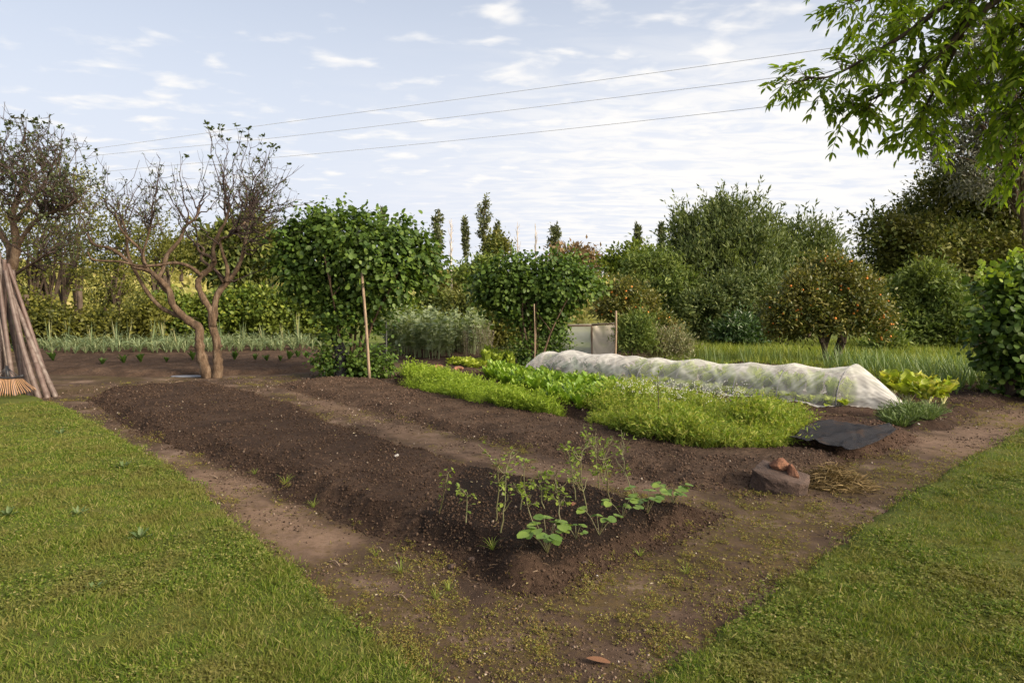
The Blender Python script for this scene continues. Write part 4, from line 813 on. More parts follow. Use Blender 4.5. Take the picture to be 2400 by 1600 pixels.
# overhanging pinnate branches of the tree that stands off to the right
def pecan():
    r = np.random.default_rng(61); base = A([8.2, 2.6, 0.0]); base[2] = topz(base)
    t = thing("overhanging_tree", "leafy tree whose drooping pinnate branches hang into the top right corner", "tree", base)
    parts = []; leaves = []; hub = base + A([0.0, 0.1, 3.3])
    parts.append(tube(smooth_path([base - A([0, 0, .1]), base + A([.05, .0, 1.6]), hub, hub + A([.2, -.3, 2.0]), hub + A([.1, -.2, 4.0])], 4), np.linspace(.24, .05, 17), 10, False))
    mains = [[(2700, -140), (2400, -50), (2240, 0), (2130, 75), (2040, 130), (1950, 178), (1885, 185)],
             [(2750, 60), (2420, -20), (2300, 30), (2200, 130), (2120, 190), (2040, 235), (2000, 245)],
             [(2500, -100), (2300, -20), (2245, 100), (2200, 190), (2165, 260), (2150, 300)],
             [(2700, -250), (2250, -60), (2080, -20), (1990, 10)],
             [(2700, 180), (2530, 120), (2460, 160), (2435, 260), (2415, 345)],
             [(2800, 50), (2500, 60), (2420, 40), (2330, 110), (2260, 200), (2200, 225)],
             [(2600, -200), (2420, -120), (2200, -80), (2120, -30), (2050, 60)],
             [(2600, -40), (2480, 50), (2430, 120), (2405, 200), (2370, 270)]]
    for mi, path in enumerate(mains):
        Y0, Y1 = 4.3, [5.0, 4.8, 5.1, 5.2, 4.6, 5.1, 5.5, 4.6][mi]; n = len(path)
        pts = [hub + A([0, 0, 0.3 * mi])] + [P(u, v, Y0 + (Y1 - Y0) * k / (n - 1)) for k, (u, v) in enumerate(path)]
        sp = smooth_path(pts, 8); parts.append(tube(sp, np.linspace(.034, .003, len(sp)), 6, False))
        L = len(sp); st = int(L * 0.16)
        for k in range(st, L):
            for rep in range(1 if k < L - 2 else 3):
                p0 = sp[k] + (sp[k - 1] - sp[k]) * r.random(); fw = nrm(sp[k] - sp[k - 1])
                dr = nrm(fw * 0.5 + r.normal(size=3) * A([.7, .7, .40]) + A([0, 0, .02])); ln = r.uniform(.10, .34) if rep else 0.1
                tw, rd = twig_shoot(p0, p0 + dr * ln, .005, .0022, .04, r, 4); parts.append(tube(tw, rd, 3, False))
                for c in range(r.integers(1, 4)):       # a pinnate leaf: leaflets in pairs along a drooping stalk
                    b0 = tw[r.integers(2, 4)]; a = nrm(dr + r.normal(size=3) * 0.7); ll = r.uniform(.11, .19); m = 4 + r.integers(0, 2)
                    tt = np.linspace(0.25, 1, m); ctr = b0 + a * ll * tt[:, None] - A([0, 0, 1]) * (tt[:, None] ** 2) * ll * 0.5; side = nrm(np.cross(a, A([0, 0, 1.0])))
                    parts.append(tube(np.concatenate([[b0], ctr]), 0.0018, 3, False))
                    for sgn in (-1, 1):
                        dd = nrm(a * 0.65 + side * sgn * 0.8 + A([0, 0, -0.45]) + r.normal(size=(m, 3)) * .18)
                        leaves.append(scat(LANCE, ctr, dd, np.tile(A([0, 0, 1.0]), (m, 1)) + r.normal(size=(m, 3)) * .35, (0.062 + 0.034 * r.random(m)), 1.15))
                    leaves.append(scat(LANCE, ctr[-1:], nrm(a + A([0, 0, -.8]))[None], A([[0, 0, 1.0]]), 0.08, 1.15))
    mk("trunk", join(parts), BARK_DK, t, smooth=True)
    # the rest of the crown, out of the picture to the right
    off = [(base + A([1.8, -1.2, 6.2]), A([2.2, 2.2, 1.6])), (base + A([0.8, -3.4, 5.8]), A([2.2, 2.2, 1.6])), (base + A([3.4, 0.6, 5.6]), A([2.0, 2.0, 1.6]))]
    VF, cc, dd = crown(off, 200, 12, 0.25, LANCE, 0.14, out=.4, droop=.5, wid=1.5)
    mk("crown", join(leaves + [VF]), PECAN, t)
pecan()

# ------------------------------------------------------------------ garden things
rng = np.random.default_rng(41)
def cane_mat():
    m, t, b = material("weathered_cane")
    mp = t.n("ShaderNodeMapping"); mp.inputs["Scale"].default_value = (1, 1, 0.12); t.L.new(t.obj(), mp.inputs[0])
    oi = t.n("ShaderNodeObjectInfo")
    c = t.ramp(t.noise(16, 5, 0.6, mp.outputs[0]), [(0.3, (0.055, 0.036, 0.030)), (0.5, (0.105, 0.082, 0.070)), (0.7, (0.20, 0.170, 0.145))])
    c = t.mix(t.math('MULTIPLY', oi.outputs["Random"], 0.65), c, (0.105, 0.055, 0.045))
    c = t.mix(t.mr(t.noise(5, 4), 0.55, 0.7, 0, 0.7), c, (0.10, 0.065, 0.05))
    c = t.mix(t.attr("node"), c, (0.07, 0.045, 0.035))
    t.L.new(c, b.inputs["Base Color"]); setin(b, "Roughness", 0.6); return m
CANE = cane_mat()
def cane(b, e, r0, r1):
    L = np.linalg.norm(e - b); n = int(L / 0.04); pts = b + (e - b) * np.linspace(0, 1, n)[:, None]; bow = rng.normal(size=3) * 0.02
    pts = pts + np.sin(np.linspace(0, np.pi, n))[:, None] * bow; k = (np.arange(n) + rng.integers(0, 7)) % 7
    rad = np.linspace(r0, r1, n) * np.where(k == 0, 1.13, np.where((k == 1) | (k == 6), 0.98, 1.0)); V, F = tube(pts, rad, 10)
    node = np.concatenate([np.repeat((k == 0) * 0.9, 10), [0, 0]]); return V, F, node
ends = [(131, 929, 28, 640, 11.15), (112, 928, 22, 600, 11.0), (92, 932, 12, 585, 10.95), (70, 930, 8, 560, 11.1), (52, 926, 30, 585, 11.2), (36, 930, -6, 580, 11.0), (16, 928, -2, 545, 11.25), (-4, 931, 4, 570, 11.05),
        (-22, 930, -14, 560, 11.2), (-44, 929, -20, 575, 11.1), (-66, 931, -30, 565, 11.0), (-88, 930, -34, 560, 11.2), (120, 918, 18, 570, 11.5), (60, 916, -10, 550, 11.55), (8, 914, 10, 560, 11.6), (-110, 930, -42, 570, 11.1)]
for i, (u0, v0, u1, v1, Y) in enumerate(ends):
    b = G(u0, v0); b = P(u0, v0, Y); b[2] = gz(b[0], b[1]) - 0.02; e = P(u1, v1 + 48, 11.55 + 0.25 * math.sin(i * 2.1))
    V, F, nd = cane(b, e, 0.046 if i < 4 else 0.040, 0.030)
    o = mk("bamboo_cane", (V, F), CANE, loc=b, smooth=True, attr={"node": nd})
    tag(o, "outermost weathered cane on the right side of the leaning stack" if i == 0 else "thick weathered cane leaning in the stack against the left tree", "cane", "canes leaning in the stack")
# leaf rake
rb = P(20, 905, 10.75); t = thing("leaf_rake", "fan leaf rake with tan tines and black head leaning on the canes", "rake", (rb[0], rb[1], 0.0))
RK = plain("black_plastic", (0.022, 0.022, 0.025), 0.5); TN = plain("tan_tine", (0.52, 0.30, 0.15), 0.5, (0.42, 0.23, 0.11))
mk("handle", tube([P(18, 872, 10.82), P(-8, 700, 11.35), P(-30, 600, 11.6)], 0.014, 8), CANE, t, smooth=True)
mk("ferrule", tube([P(19, 885, 10.78), P(16, 858, 10.86)], [0.020, 0.024], 8), RK, t)
def band(v, uu, w):
    return strip([P(u, v + 7 * ((u - 18) / 40) ** 2 * -0.6, 10.77) for u in uu], w, up=A([0, -1.0, 0.2]))
mk("head_band", tube([P(u, 886 - 5 * ((u - 18) / 32) ** 2, 10.77) for u in np.linspace(-22, 54, 9)], 0.018, 6), RK, t)
mk("brace", join([tube([P(16, 860, 10.84), P(u, 884, 10.78)], 0.006, 5) for u in (-12, 0, 10, 26, 36, 46)]), RK, t)
for k in range(25):
    f = k / 24; u0 = -20 + 72 * f; u1 = -58 + 140 * f; v1 = 929 - 16 * (2 * f - 1) ** 2 - 2 * (k % 2)
    pts = [P(u0, 887, 10.77), P((u0 + u1) / 2, (887 + v1) / 2, 10.70), P(u1, v1 - 3, 10.66), P(u1 + (2 * f - 1) * 2, v1 + 2, 10.72)]
    mk("tine", tube(smooth_path(pts, 3), 0.0042, 5), TN, t)
# stakes
WOODP = bark_mat("pale_wood", (0.12, 0.085, 0.058), (0.26, 0.19, 0.13), (0.38, 0.29, 0.20), 12, 0.12)
def stake(ub, vb, ut, vt, Y, r, label, mat=WOODP, Yt=None):
    b = P(ub, vb, Y); b[2] = topz(b) - 0.05; e = P(ut, vt, Yt or Y); p = smooth_path([b, (b + e) / 2 + A([.01, 0, 0]), e], 4)
    tag(mk("garden_stake", tube(p, np.linspace(r, r * 0.85, len(p)), 8), mat, loc=b, smooth=True), label, "stake")
stake(866, 880, 848, 640, 12.9, 0.029, "pale round wooden stake leaning in front of the bigger bushy tree", Yt=13.1)
stake(1253, 852, 1252, 712, 15.2, 0.012, "thin pale rod standing before the smaller bushy tree at the tunnel end")
stake(1441, 842, 1444, 728, 15.4, 0.026, "pale wooden stake at the right edge of the draped net frame")
stake(903, 842, 905, 752, 14.6, 0.018, "thin dark rod right of the bigger bushy tree's stems", plain("dark_metal", (0.06, 0.06, 0.06)))
stake(1035, 800, 1034, 758, 23, 0.03, "short grey stick behind the grey green bean plants")

def net_mat(name, col, base, foldk, graze):
    m, t, b = material(name); d = t.n("ShaderNodeBsdfDiffuse"); tr = t.n("ShaderNodeBsdfTranslucent"); d.inputs[0].default_value = (*col, 1); tr.inputs[0].default_value = (*col, 1)
    a = t.n("ShaderNodeMixShader"); a.inputs[0].default_value = 0.42; t.L.new(d.outputs[0], a.inputs[1]); t.L.new(tr.outputs[0], a.inputs[2])
    lw = t.n("ShaderNodeLayerWeight"); lw.inputs["Blend"].default_value = 0.35
    f = t.math('ADD', t.math('ADD', base, t.math('MULTIPLY', t.attr("fold"), foldk)), t.math('MULTIPLY', lw.outputs["Facing"], graze)); f = t.math('MINIMUM', f, 0.97)
    tp = t.n("ShaderNodeBsdfTransparent"); mx = t.n("ShaderNodeMixShader"); t.L.new(f, mx.inputs[0]); t.L.new(tp.outputs[0], mx.inputs[1]); t.L.new(a.outputs[0], mx.inputs[2])
    t.L.new(mx.outputs[0], t.N["Material Output"].inputs[0]); return m
WNET = net_mat("white_insect_net", (0.92, 0.90, 0.86), 0.19, 0.60, 0.10)
GNET = net_mat("grey_shade_net", (0.50, 0.52, 0.52), 0.50, 0.2, 0.1)
CNET = net_mat("cream_shade_cloth", (0.62, 0.56, 0.47), 0.80, 0.3, 0.1)
BNET = net_mat("black_netting", (0.022, 0.022, 0.026), 0.72, 0.35, 0.15)
def grid_faces(n, m):
    q = np.arange(n * m).reshape(n, m); return np.stack([q[:-1, :-1].ravel(), q[:-1, 1:].ravel(), q[1:, 1:].ravel(), q[1:, :-1].ravel()], 1)
# the net tunnel
S0 = 10.65
def t_of_u(u): k = (u - 1200) / FPX; return (S0 * NN[0] - S0 * NN[1] * k) / (-DN[0] + DN[1] * k)
HO = sorted([(t_of_u(u), u, v) for u, v in ((2002, 857), (1861, 852), (1760, 852), (1629, 844), (1538, 842), (1482, 837), (1430, 830), (1334, 820), (1286, 826))])
TH = A([h[0] for h in HO]); HH = A([P(u, v, LP(S0, t)[1])[2] for t, u, v in HO])
HH[1:-1] = HH[1:-1] * 0.6 + np.interp(TH, [TH[0], TH[-1]], [HH[0], HH[-2]])[1:-1] * 0.4
tunnel = thing("net_tunnel", "long white mesh tunnel stretched over hoops above the lettuces", "net tunnel", LP(S0, 6.5, 0.0))
def arch(s0, w, h, th): return s0 + w * np.cos(th), h * np.sin(th) ** 0.80
for t_, h in zip(TH, HH):
    th = np.linspace(0, np.pi, 25); s, z = arch(S0, 0.60, h - 0.012, th)
    mk("hoop", tube([LP(a, t_ + 0.02 * math.sin(9 * t_), zz) for a, zz in zip(s, z)], 0.008, 6), plain("grey_pipe", (0.12, 0.12, 0.13), 0.5), tunnel, smooth=True)
def tunnel_cover():
    ts = np.arange(TH[0] - 0.85, TH[-1] + 0.75, 0.035); K = 64; rows = []; fold = []
    for t_ in ts:
        h = np.interp(t_, TH, HH); f = 1.0; sc = S0; w = 0.615
        i = np.searchsorted(TH, t_)
        if 0 < i < len(TH):
            g = TH[i] - TH[i - 1]; q = (t_ - TH[i - 1]) / g; h -= 0.060 * min(1, g / 0.9) * (1 - abs(2 * q - 1) ** 1.4); cr = 1 - abs(2 * q - 1)
        else:
            e = (TH[0] - t_) / 0.85 if i == 0 else (t_ - TH[-1]) / 0.75; e = min(1, e); cr = e
            h = h * (1 - e) ** 0.85 + 0.03; w = w * (1 - 0.80 * e ** 0.8); sc = S0 + (0.05 - 0.22 * e if i == 0 else 0.0)
        th = np.linspace(0, np.pi, K - 8); s, z = arch(sc, w, h, th)
        sg = np.sign(np.cos(th)) * np.abs(th - np.pi / 2); n1 = fbm(th * 0.9, t_ * 3.2 + np.abs(sg) * 1.1, 1.0, 3, 71); n2 = fbm(th * 1.3 + 7, t_ * 6.5 - np.abs(sg) * 2.6, 1.0, 2, 73)
        dsp = (0.018 * n1 + 0.012 * n2) * (0.35 + 0.65 * cr) * np.sin(th) ** .3
        s = s + np.cos(th) * dsp; z = np.maximum(z + np.sin(th) * dsp, 0.01)
        rf = np.clip(1 - np.abs(n1 * 3.2), 0, 1) ** 3 * 0.55 + np.clip(1 - np.abs(n2 * 3.0), 0, 1) ** 4 * 0.40 + .22 * np.exp(-(np.abs(sg) / .35) ** 2)
        if i == 0 or i == len(TH): rf = np.clip(rf + 0.35 * cr + 0.5 * cr * (np.sin(th * 34) > .2), 0, 1.6)
        k0 = np.linspace(1, 0, 5)[:-1]; sk = 0.07 + 0.03 * math.sin(5 * t_) + 0.02 * math.sin(13 * t_)
        s = np.concatenate([s[0] + sk * k0 * (1 - .5 * (i == 0)), s, s[-1] - sk * k0[::-1] * (1 - .5 * (i == 0))]); z = np.concatenate([np.full(4, .0), z, np.full(4, .0)])
        rf = np.concatenate([np.full(4, .5), rf, np.full(4, .5)])
        p = np.stack([s * NN[0] + t_ * DN[0], s * NN[1] + t_ * DN[1], z], 1); gzv = top(p[:, 0], p[:, 1]) + 0.012 + 0.02 * np.abs(vnoise(p[:, 0] * 16, p[:, 1] * 16, 5))
        p[:, 2] = np.where(z < 0.02, gzv, np.maximum(z, gzv)); rows.append(p); fold.append(rf)
    mk("net_cover", (np.concatenate(rows), grid_faces(len(ts), K)), WNET, tunnel, smooth=True, attr={"fold": np.concatenate(fold)})
tunnel_cover()
for s_, t_ in ((9.72, 4.4), (9.74, 6.2), (9.7, 8.0)):
    p = LP(s_, t_); p[2] = topz(p); tag(mk("ground_peg", tube([p - A([0, 0, .04]), p + A([0, .01, .16])], 0.010, 6), plain("dark_metal", (0.06, 0.06, 0.06)), loc=p), "short dark peg pinning the near hem of the white net tunnel", "peg", "pegs along the net tunnel hem")
# net frame with draped cloth
Yf = 16.4; fb = P(1340, 840, Yf); fb[2] = 0; fr = thing("net_cage", "boxy net cage with grey mesh and a sagging cream cloth side", "net cage", fb)
def gpt(u, v, Y): p = P(u, v, Y); return p
def down(p): q = p.copy(); q[2] = gz(p[0], p[1]); return q
for (u, v, Y, r) in ((1387, 765, Yf, .03), (1290, 765, Yf, .025), (1447, 762, Yf + .1, .02), (1300, 764, Yf + 1.5, .025), (1400, 764, Yf + 1.5, .025)):
    e = gpt(u, v, Y); mk("post", tube([down(e), e], r, 7), BARK_DK if u != 1387 else WOODP, fr)
for a, b_ in (((1280, 764, Yf), (1389, 763, Yf)), ((1387, 761, Yf), (1450, 758, Yf + .1)), ((1290, 762, Yf + 1.5), (1402, 762, Yf + 1.5))):
    mk("rail", tube([gpt(*a), gpt(*b_)], 0.022, 6), BARK_DK, fr)
def panel(name, c00, c10, c01, c11, mat, n, m, bulge, seed, sagv=0.0, parent=None, foldf=None):
    U, Vv = np.meshgrid(np.linspace(0, 1, n), np.linspace(0, 1, m)); U = U.ravel(); Vv = Vv.ravel()
    p = (c00 * ((1 - U) * (1 - Vv))[:, None] + c10 * (U * (1 - Vv))[:, None] + c01 * ((1 - U) * Vv)[:, None] + c11 * (U * Vv)[:, None])
    nz = fbm(U * 4, Vv * 4, 1.0, 3, seed); sw = np.sin(np.pi * U) * Vv * (1 - Vv) * 4
    p[:, 1] += bulge * (nz + 0.6 * sw * -1); cat = np.abs(np.sin(9 * (Vv - 0.5 + 1.0 * (U - .5) ** 2 * 1.6)))
    fo = np.clip(nz * 1.2, 0, 1) + (foldf * cat * (Vv > .3) if foldf else 0); p[:, 1] -= (0.05 * cat * (foldf or 0)); p[:, 2] -= sagv * np.sin(np.pi * U) * Vv
    return mk(name, (p, grid_faces(m, n)), mat, parent, smooth=True, attr={"fold": fo})
panel("net_panel", gpt(1290, 766, Yf - .02), gpt(1386, 765, Yf - .02), down(gpt(1290, 766, Yf - .02)) + A([0, 0, .02]), down(gpt(1386, 765, Yf - .02)) + A([0, 0, .02]), GNET, 16, 12, 0.05, 3, parent=fr)
panel("net_roof", gpt(1288, 764, Yf) + A([0, 0, .03]), gpt(1449, 759, Yf) + A([0, 0, .03]), gpt(1290, 762, Yf + 1.5) + A([0, 0, .03]), gpt(1440, 758, Yf + 1.5) + A([0, 0, .03]), WNET, 16, 12, 0.0, 4, 0.06, parent=fr)
panel("draped_cloth", gpt(1389, 764, Yf - .03), gpt(1450, 760, Yf + .02), down(gpt(1389, 764, Yf - .03)) + A([0, 0, .02]), down(gpt(1440, 760, Yf)) + A([0, 0, .10]), CNET, 20, 26, 0.07, 6, 0.05, parent=fr, foldf=0.8)
# black netting: by the bigger bushy tree, and the sheet on the bed end
def wrap_net():
    n = 16; L = smooth_path([P(752, 764, 13.9), P(776, 792, 13.8), P(786, 835, 13.6), P(784, 884, 13.45)], 5); Q = smooth_path([P(757, 764, 14.1), P(800, 796, 14.0), P(815, 835, 13.8), P(812, 882, 13.6)], 5)
    f = np.linspace(0, 1, n)[None, :, None]; p = L[:, None] * (1 - f) + Q[:, None] * f; p[:, :, 1] -= np.sin(np.pi * f[0, :, 0]) * 0.12 + 0.03 * rng.random((len(L), n)); p = p.reshape(-1, 3)
    p[:, 2] = np.maximum(p[:, 2], 0.02); o = mk("black_netting", (p, grid_faces(len(L), n)), BNET, loc=(p[0][0], p[0][1], 0), smooth=True, attr={"fold": rng.random(len(p)) * .6})
    tag(o, "black netting wrapped round the foot of the bigger bushy tree", "netting")
wrap_net()
def mesh_sheet():
    n = 46; c = [G(1918, 984, .17), G(2108, 1005, .17), G(1848, 1018, .17), G(1992, 1045, .17)]; U, W = np.meshgrid(np.linspace(0, 1, n), np.linspace(0, 1, n)); U = U.ravel(); W = W.ravel()
    p = c[0] * ((1 - U) * (1 - W))[:, None] + c[1] * (U * (1 - W))[:, None] + c[2] * ((1 - U) * W)[:, None] + c[3] * (U * W)[:, None]
    p[:, :2] += np.stack([vnoise(U * 5, W * 5, 8), vnoise(U * 5, W * 5, 9)], 1) * 0.05
    lift = 0.012 + 0.05 * np.clip(fbm(U * 3 + W * 2, W * 1.2, 1.0, 3, 12) + .1, 0, 1) + 0.035 * np.clip(np.sin(U * 9 + W * 4), 0, 1) ** 3 + .022 * np.abs(fbm(U * 9 - W * 4, W * 3, 1, 3, 14)) + .03 * sstep(.12, 0, np.minimum(np.minimum(U, 1 - U), np.minimum(W, 1 - W))) * vnoise(U * 7, W * 7, 15)
    p[:, 2] = np.maximum(top(p[:, 0], p[:, 1]), 0.125) + lift
    m, t, b = material("black_woven_mesh"); w1 = t.n("ShaderNodeTexWave"); w1.inputs["Scale"].default_value = 26; w1.inputs["Distortion"].default_value = 1.5; t.L.new(t.obj(), w1.inputs[0])
    c_ = t.mix(t.mr(w1.outputs["Fac"], .3, .9), (0.010, 0.010, 0.012), (0.036, 0.036, 0.042)); c_ = t.mix(t.mr(t.noise(7, 6, .65), .52, .68, 0, .75), c_, (0.055, 0.036, 0.026)); t.L.new(c_, b.inputs["Base Color"]); setin(b, "Roughness", .85); setin(b, "Specular IOR Level", .15)
    tp = t.n("ShaderNodeBsdfTransparent"); mx = t.n("ShaderNodeMixShader"); ck = t.n("ShaderNodeTexChecker"); ck.inputs["Scale"].default_value = 190; t.L.new(t.obj(), ck.inputs[0])
    t.L.new(t.mr(ck.outputs["Fac"], 0, 1, 0.70, 0.98), mx.inputs[0]); t.L.new(tp.outputs[0], mx.inputs[1]); t.L.new(b.outputs[0], mx.inputs[2]); t.L.new(mx.outputs[0], t.N["Material Output"].inputs[0])
    o = mk("mesh_sheet", (p, grid_faces(n, n)), m, loc=(p[:, 0].mean(), p[:, 1].mean(), 0.15), smooth=True); so = o.modifiers.new("thickness", 'SOLIDIFY'); so.thickness = 0.004
    tag(o, "black woven mesh sheet laid over the end of the carrot bed", "mesh sheet")
mesh_sheet()
# rocks, straw, stones
import bmesh
def rock(name, label, cat, loc, size, seed, mat, cuts=9, rz=0.0, tilt=(0, 0), group=None, sub=4, flat=0):
    r = np.random.default_rng(seed); bm = bmesh.new()
    if flat:
        for a_ in (-1, 1):
            for b_ in (-1, 1):
                for c_ in (-1, 1): bm.verts.new(A([a_ * r.uniform(.78, 1.02), b_ * r.uniform(.72, 1.0), c_ * r.uniform(.8, 1.0)]))
        for c_ in (-.9, .95): bm.verts.new(A([1.12, r.uniform(-.3, .3), c_ * .8])); bm.verts.new(A([-.3, -1.12, c_ * .7]))
    for k in range(0 if flat else cuts + 7): bm.verts.new(nrm(r.normal(size=3)) * r.uniform(.85, 1.08))
    res = bmesh.ops.convex_hull(bm, input=bm.verts[:]); bmesh.ops.delete(bm, geom=[g_ for g_ in res["geom_interior"] if isinstance(g_, bmesh.types.BMVert)], context='VERTS')
    bmesh.ops.bevel(bm, geom=bm.edges[:] + bm.verts[:], offset=.035, segments=2, affect='EDGES', profile=.5)
    bmesh.ops.triangulate(bm, faces=bm.faces[:])
    for k in range(sub - 1): bmesh.ops.subdivide_edges(bm, edges=[e_ for e_ in bm.edges if e_.calc_length() > .10], cuts=1, use_grid_fill=True); bmesh.ops.triangulate(bm, faces=bm.faces[:])
    bm.verts.index_update(); V = A([v.co[:] for v in bm.verts]); F = A([[v.index for v in f.verts] for f in bm.faces]); bm.free()
    V += nrm(V) * (0.05 * fbm(V[:, 0] * 2 + V[:, 2], V[:, 1] * 2 - V[:, 2], 1.6, 4, seed))[:, None]
    V += nrm(V) * (0.030 * fbm(V[:, 0] * 2 + V[:, 2] * 3, V[:, 1] * 2 - V[:, 2] * 2, 6, 3, seed + 4))[:, None]
    V += nrm(V) * (-.10 * np.abs(fbm(V[:, 0] * 1.5 + V[:, 2], V[:, 1] * 1.5 - V[:, 2] * 1.3, 2.6, 3, seed + 9)))[:, None]
    V = V * A(size); M = np.array(Matrix.Rotation(rz, 3, 'Z') @ Matrix.Rotation(tilt[0], 3, 'X') @ Matrix.Rotation(tilt[1], 3, 'Y')); V = V @ M.T
    o = mk(name, (V + loc, F), mat, loc=loc); return tag(o, label, cat, group)
def rock_mat(name, a, b_, c):
    m, t, b = material(name); n1 = t.noise(5, 6, .6); n2 = t.noise(38, 5, .65)
    col = t.ramp(n1, [(.32, a), (.5, b_), (.7, c)]); col = t.mix(t.mr(n2, .5, .68, 0, .6), col, tuple(x * .45 for x in a)); t.L.new(col, b.inputs["Base Color"]); setin(b, "Roughness", .9)
    n3 = t.noise(120, 4, .7); t.L.new(t.bump(t.math('ADD', n2, t.math('MULTIPLY', n3, .5)), 1.0, .018), b.inputs["Normal"]); return m
RK1 = rock_mat("brown_rock", (0.036, 0.022, 0.016), (0.075, 0.046, 0.034), (0.135, 0.088, 0.068)); RK2 = rock_mat("orange_rock", (0.11, 0.045, 0.024), (0.20, 0.085, 0.045), (0.27, 0.135, 0.08))
g = G(1836, 1158); rock("rock", "large flat-topped brown boulder lying at the end of the empty bed", "rock", g + A([0, .10, .080]), (.205, .15, .10), 14, RK1, 8, rz=-.62, tilt=(.16, .22), flat=1)
rock("rock", "smooth orange stone on the top edge of the large brown boulder", "rock", g + A([.02, .15, .205]), (.100, .075, .070), 5, RK2, 12, rz=.3)
rock("rock", "angular orange stone at the front of the large boulder's top", "rock", g + A([.10, .06, .165]), (.080, .065, .075), 33, RK2, 11, rz=-.7, tilt=(0, .5))
def straw():
    c = G(1955, 1140); r = np.random.default_rng(9); n = 2600; a = r.random(n) * 6.28; q = np.sqrt(r.random(n)); x = c[0] + np.cos(a) * q * .30 + .02; y = c[1] + .06 + np.sin(a) * q * .24
    z = top(x, y) + .19 * np.clip(1 - q ** 1.3, 0, 1) * r.random(n) ** .5 * (1 + .3 * fbm(x, y, 8, 2, 3)); d = nrm(np.stack([r.normal(size=n) + .4, r.normal(size=n) * .7, r.normal(size=n) * .28 - .1], 1))
    VF = scat((A([[-.5, 0, 0], [.5, 0, 0], [-.5, .5, .10], [.5, .5, .10], [0, 1, -.05]], float), BLADE[1]), np.stack([x, y, z], 1), d, rdir(n, r), r.uniform(.05, .16, n), .0045 / .1)
    tag(mk("straw_heap", VF, leaf_mat("dry_straw", [(0.05, 0.034, 0.016), (0.11, 0.075, 0.032), (0.19, 0.13, 0.055), (0.32, 0.235, 0.11)], .15, .7, .2), loc=c), "small heap of dry pulled straw beside the large brown boulder", "straw heap")
straw()
PALE = rock_mat("pale_stone", (0.42, 0.38, 0.34), (0.6, 0.57, 0.53), (0.75, 0.73, 0.7))
for u, v, s, m, lb in ((929, 1062, .036, PALE, "white stone lying alone on the long dark bed"), (1342, 1176, .030, RK2, "pale orange stone chip among the seedlings"), (1399, 1349, .012, PALE, "tiny white stone at the foot of the dark bed's corner"),
                       (1105, 1262, .028, RK1, "grey brown stone chip on the dark bed's near edge"), (1370, 1273, .024, RK1, "rounded grey stone in front of the small seedling leaves"), (2152, 1004, .022, PALE, "white stone on the path below the chives"), (1060, 1330, .040, RK1, "brown clod of earth on the weedy ground by the dark bed"),
                       (475, 879, .09, RK1, "pale lump of wood at the foot of the twisted bare tree")):
    z = .16 if 900 < u < 1400 and v < 1300 and u != 1060 else 0; p = G(u, v, z); p[2] = topz(p) + s * .25; rock("stone", lb, "stone", p, (s, s * .75, s * .55), int(u), m, 7, rz=u, sub=3)
p = G(440, 882); p[2] = topz(p) + .012; o = mk("grey_sheet", tube([p - A([.30, 0, 0]), p - A([.1, .02, -.015]), p + A([.12, .03, -.01]), p + A([.34, .0, 0])], [.10, .13, .14, .10], 12), plain("grey_plastic", (0.16, 0.17, 0.20), .6), loc=p, smooth=True); o.scale = (1, 1, .16)
tag(o, "flattened grey sheet lying left of the bare tree's foot", "sheet")
TERRA = plain("terracotta", (0.26, 0.12, 0.07), .8, (0.18, 0.08, 0.05), 9)
for u, v, lb in ((1075, 872, "half buried terracotta tile among the young leaves"), (1142, 862, "upright terracotta shard beside the yellow lettuces"), (1028, 868, "flat terracotta edge at the rear of the bright carrot tops")):
    p = G(u, v, .1); p[2] = topz(p); a = np.linspace(0, np.pi, 14); rad = .07
    outer = [p + A([math.cos(x) * rad, math.sin(x) * .03, .05 + math.sin(x) * .02]) for x in a]; V, F = strip(outer, .035, up=A([0, -1.0, 0])); o = mk("terracotta_tile", (V, F), TERRA, loc=p, smooth=True); so = o.modifiers.new("thickness", 'SOLIDIFY'); so.thickness = .015; tag(o, lb, "tile")
p = at_ground(2325, 19.5)
for i in range(9):
    q = p + A([-.35 + .25 * (i % 4) + .1 * rng.random(), .3 * rng.random(), .10 + .20 * (i // 4)]); a = rng.uniform(-.6, .6); d = A([math.sin(a), math.cos(a) * -1, .1]) * .28
    tag(mk("firewood_log", tube([q + d, q, q - d], [.095, .10, .09], 9), BARK, loc=q, smooth=True), "cut brown log in the heap behind the right edge shrub", "log", "logs heaped behind the shrub")

# ------------------------------------------------------------------ crops
rng = np.random.default_rng(53)
LETT = leaf_mat("lettuce_leaf", [(0.26, 0.33, 0.035), (0.34, 0.40, 0.05), (0.42, 0.45, 0.085)], 0.35, .45, .35)
COS = leaf_mat("cos_leaf", [(0.22, 0.30, 0.035), (0.32, 0.38, 0.05)], 0.35, .45, .35)
CHARD = leaf_mat("chard_leaf", [(0.17, 0.25, 0.022), (0.28, 0.34, 0.03), (0.44, 0.41, 0.06)], 0.35, .4, .4)
STALK = plain("pale_stalk", (0.50, 0.48, 0.25), .5, (0.40, 0.42, 0.16))
GSTEM = plain("green_stem", (0.085, 0.095, 0.03), .6, (0.12, 0.095, 0.045))
LEEKM = leaf_mat("leek_leaf", [(0.085, 0.135, 0.07), (0.145, 0.20, 0.10), (0.22, 0.265, 0.13), (0.34, 0.32, 0.16)], 0.25, .45, .35)
ONION = leaf_mat("onion_leaf", [(0.085, 0.14, 0.045), (0.125, 0.185, 0.058), (0.19, 0.235, 0.07)], 0.3, .45, .35)
BEAN = leaf_mat("bean_leaf", [(0.13, 0.175, 0.085), (0.20, 0.245, 0.125), (0.28, 0.315, 0.17)], 0.3, .5, .3)
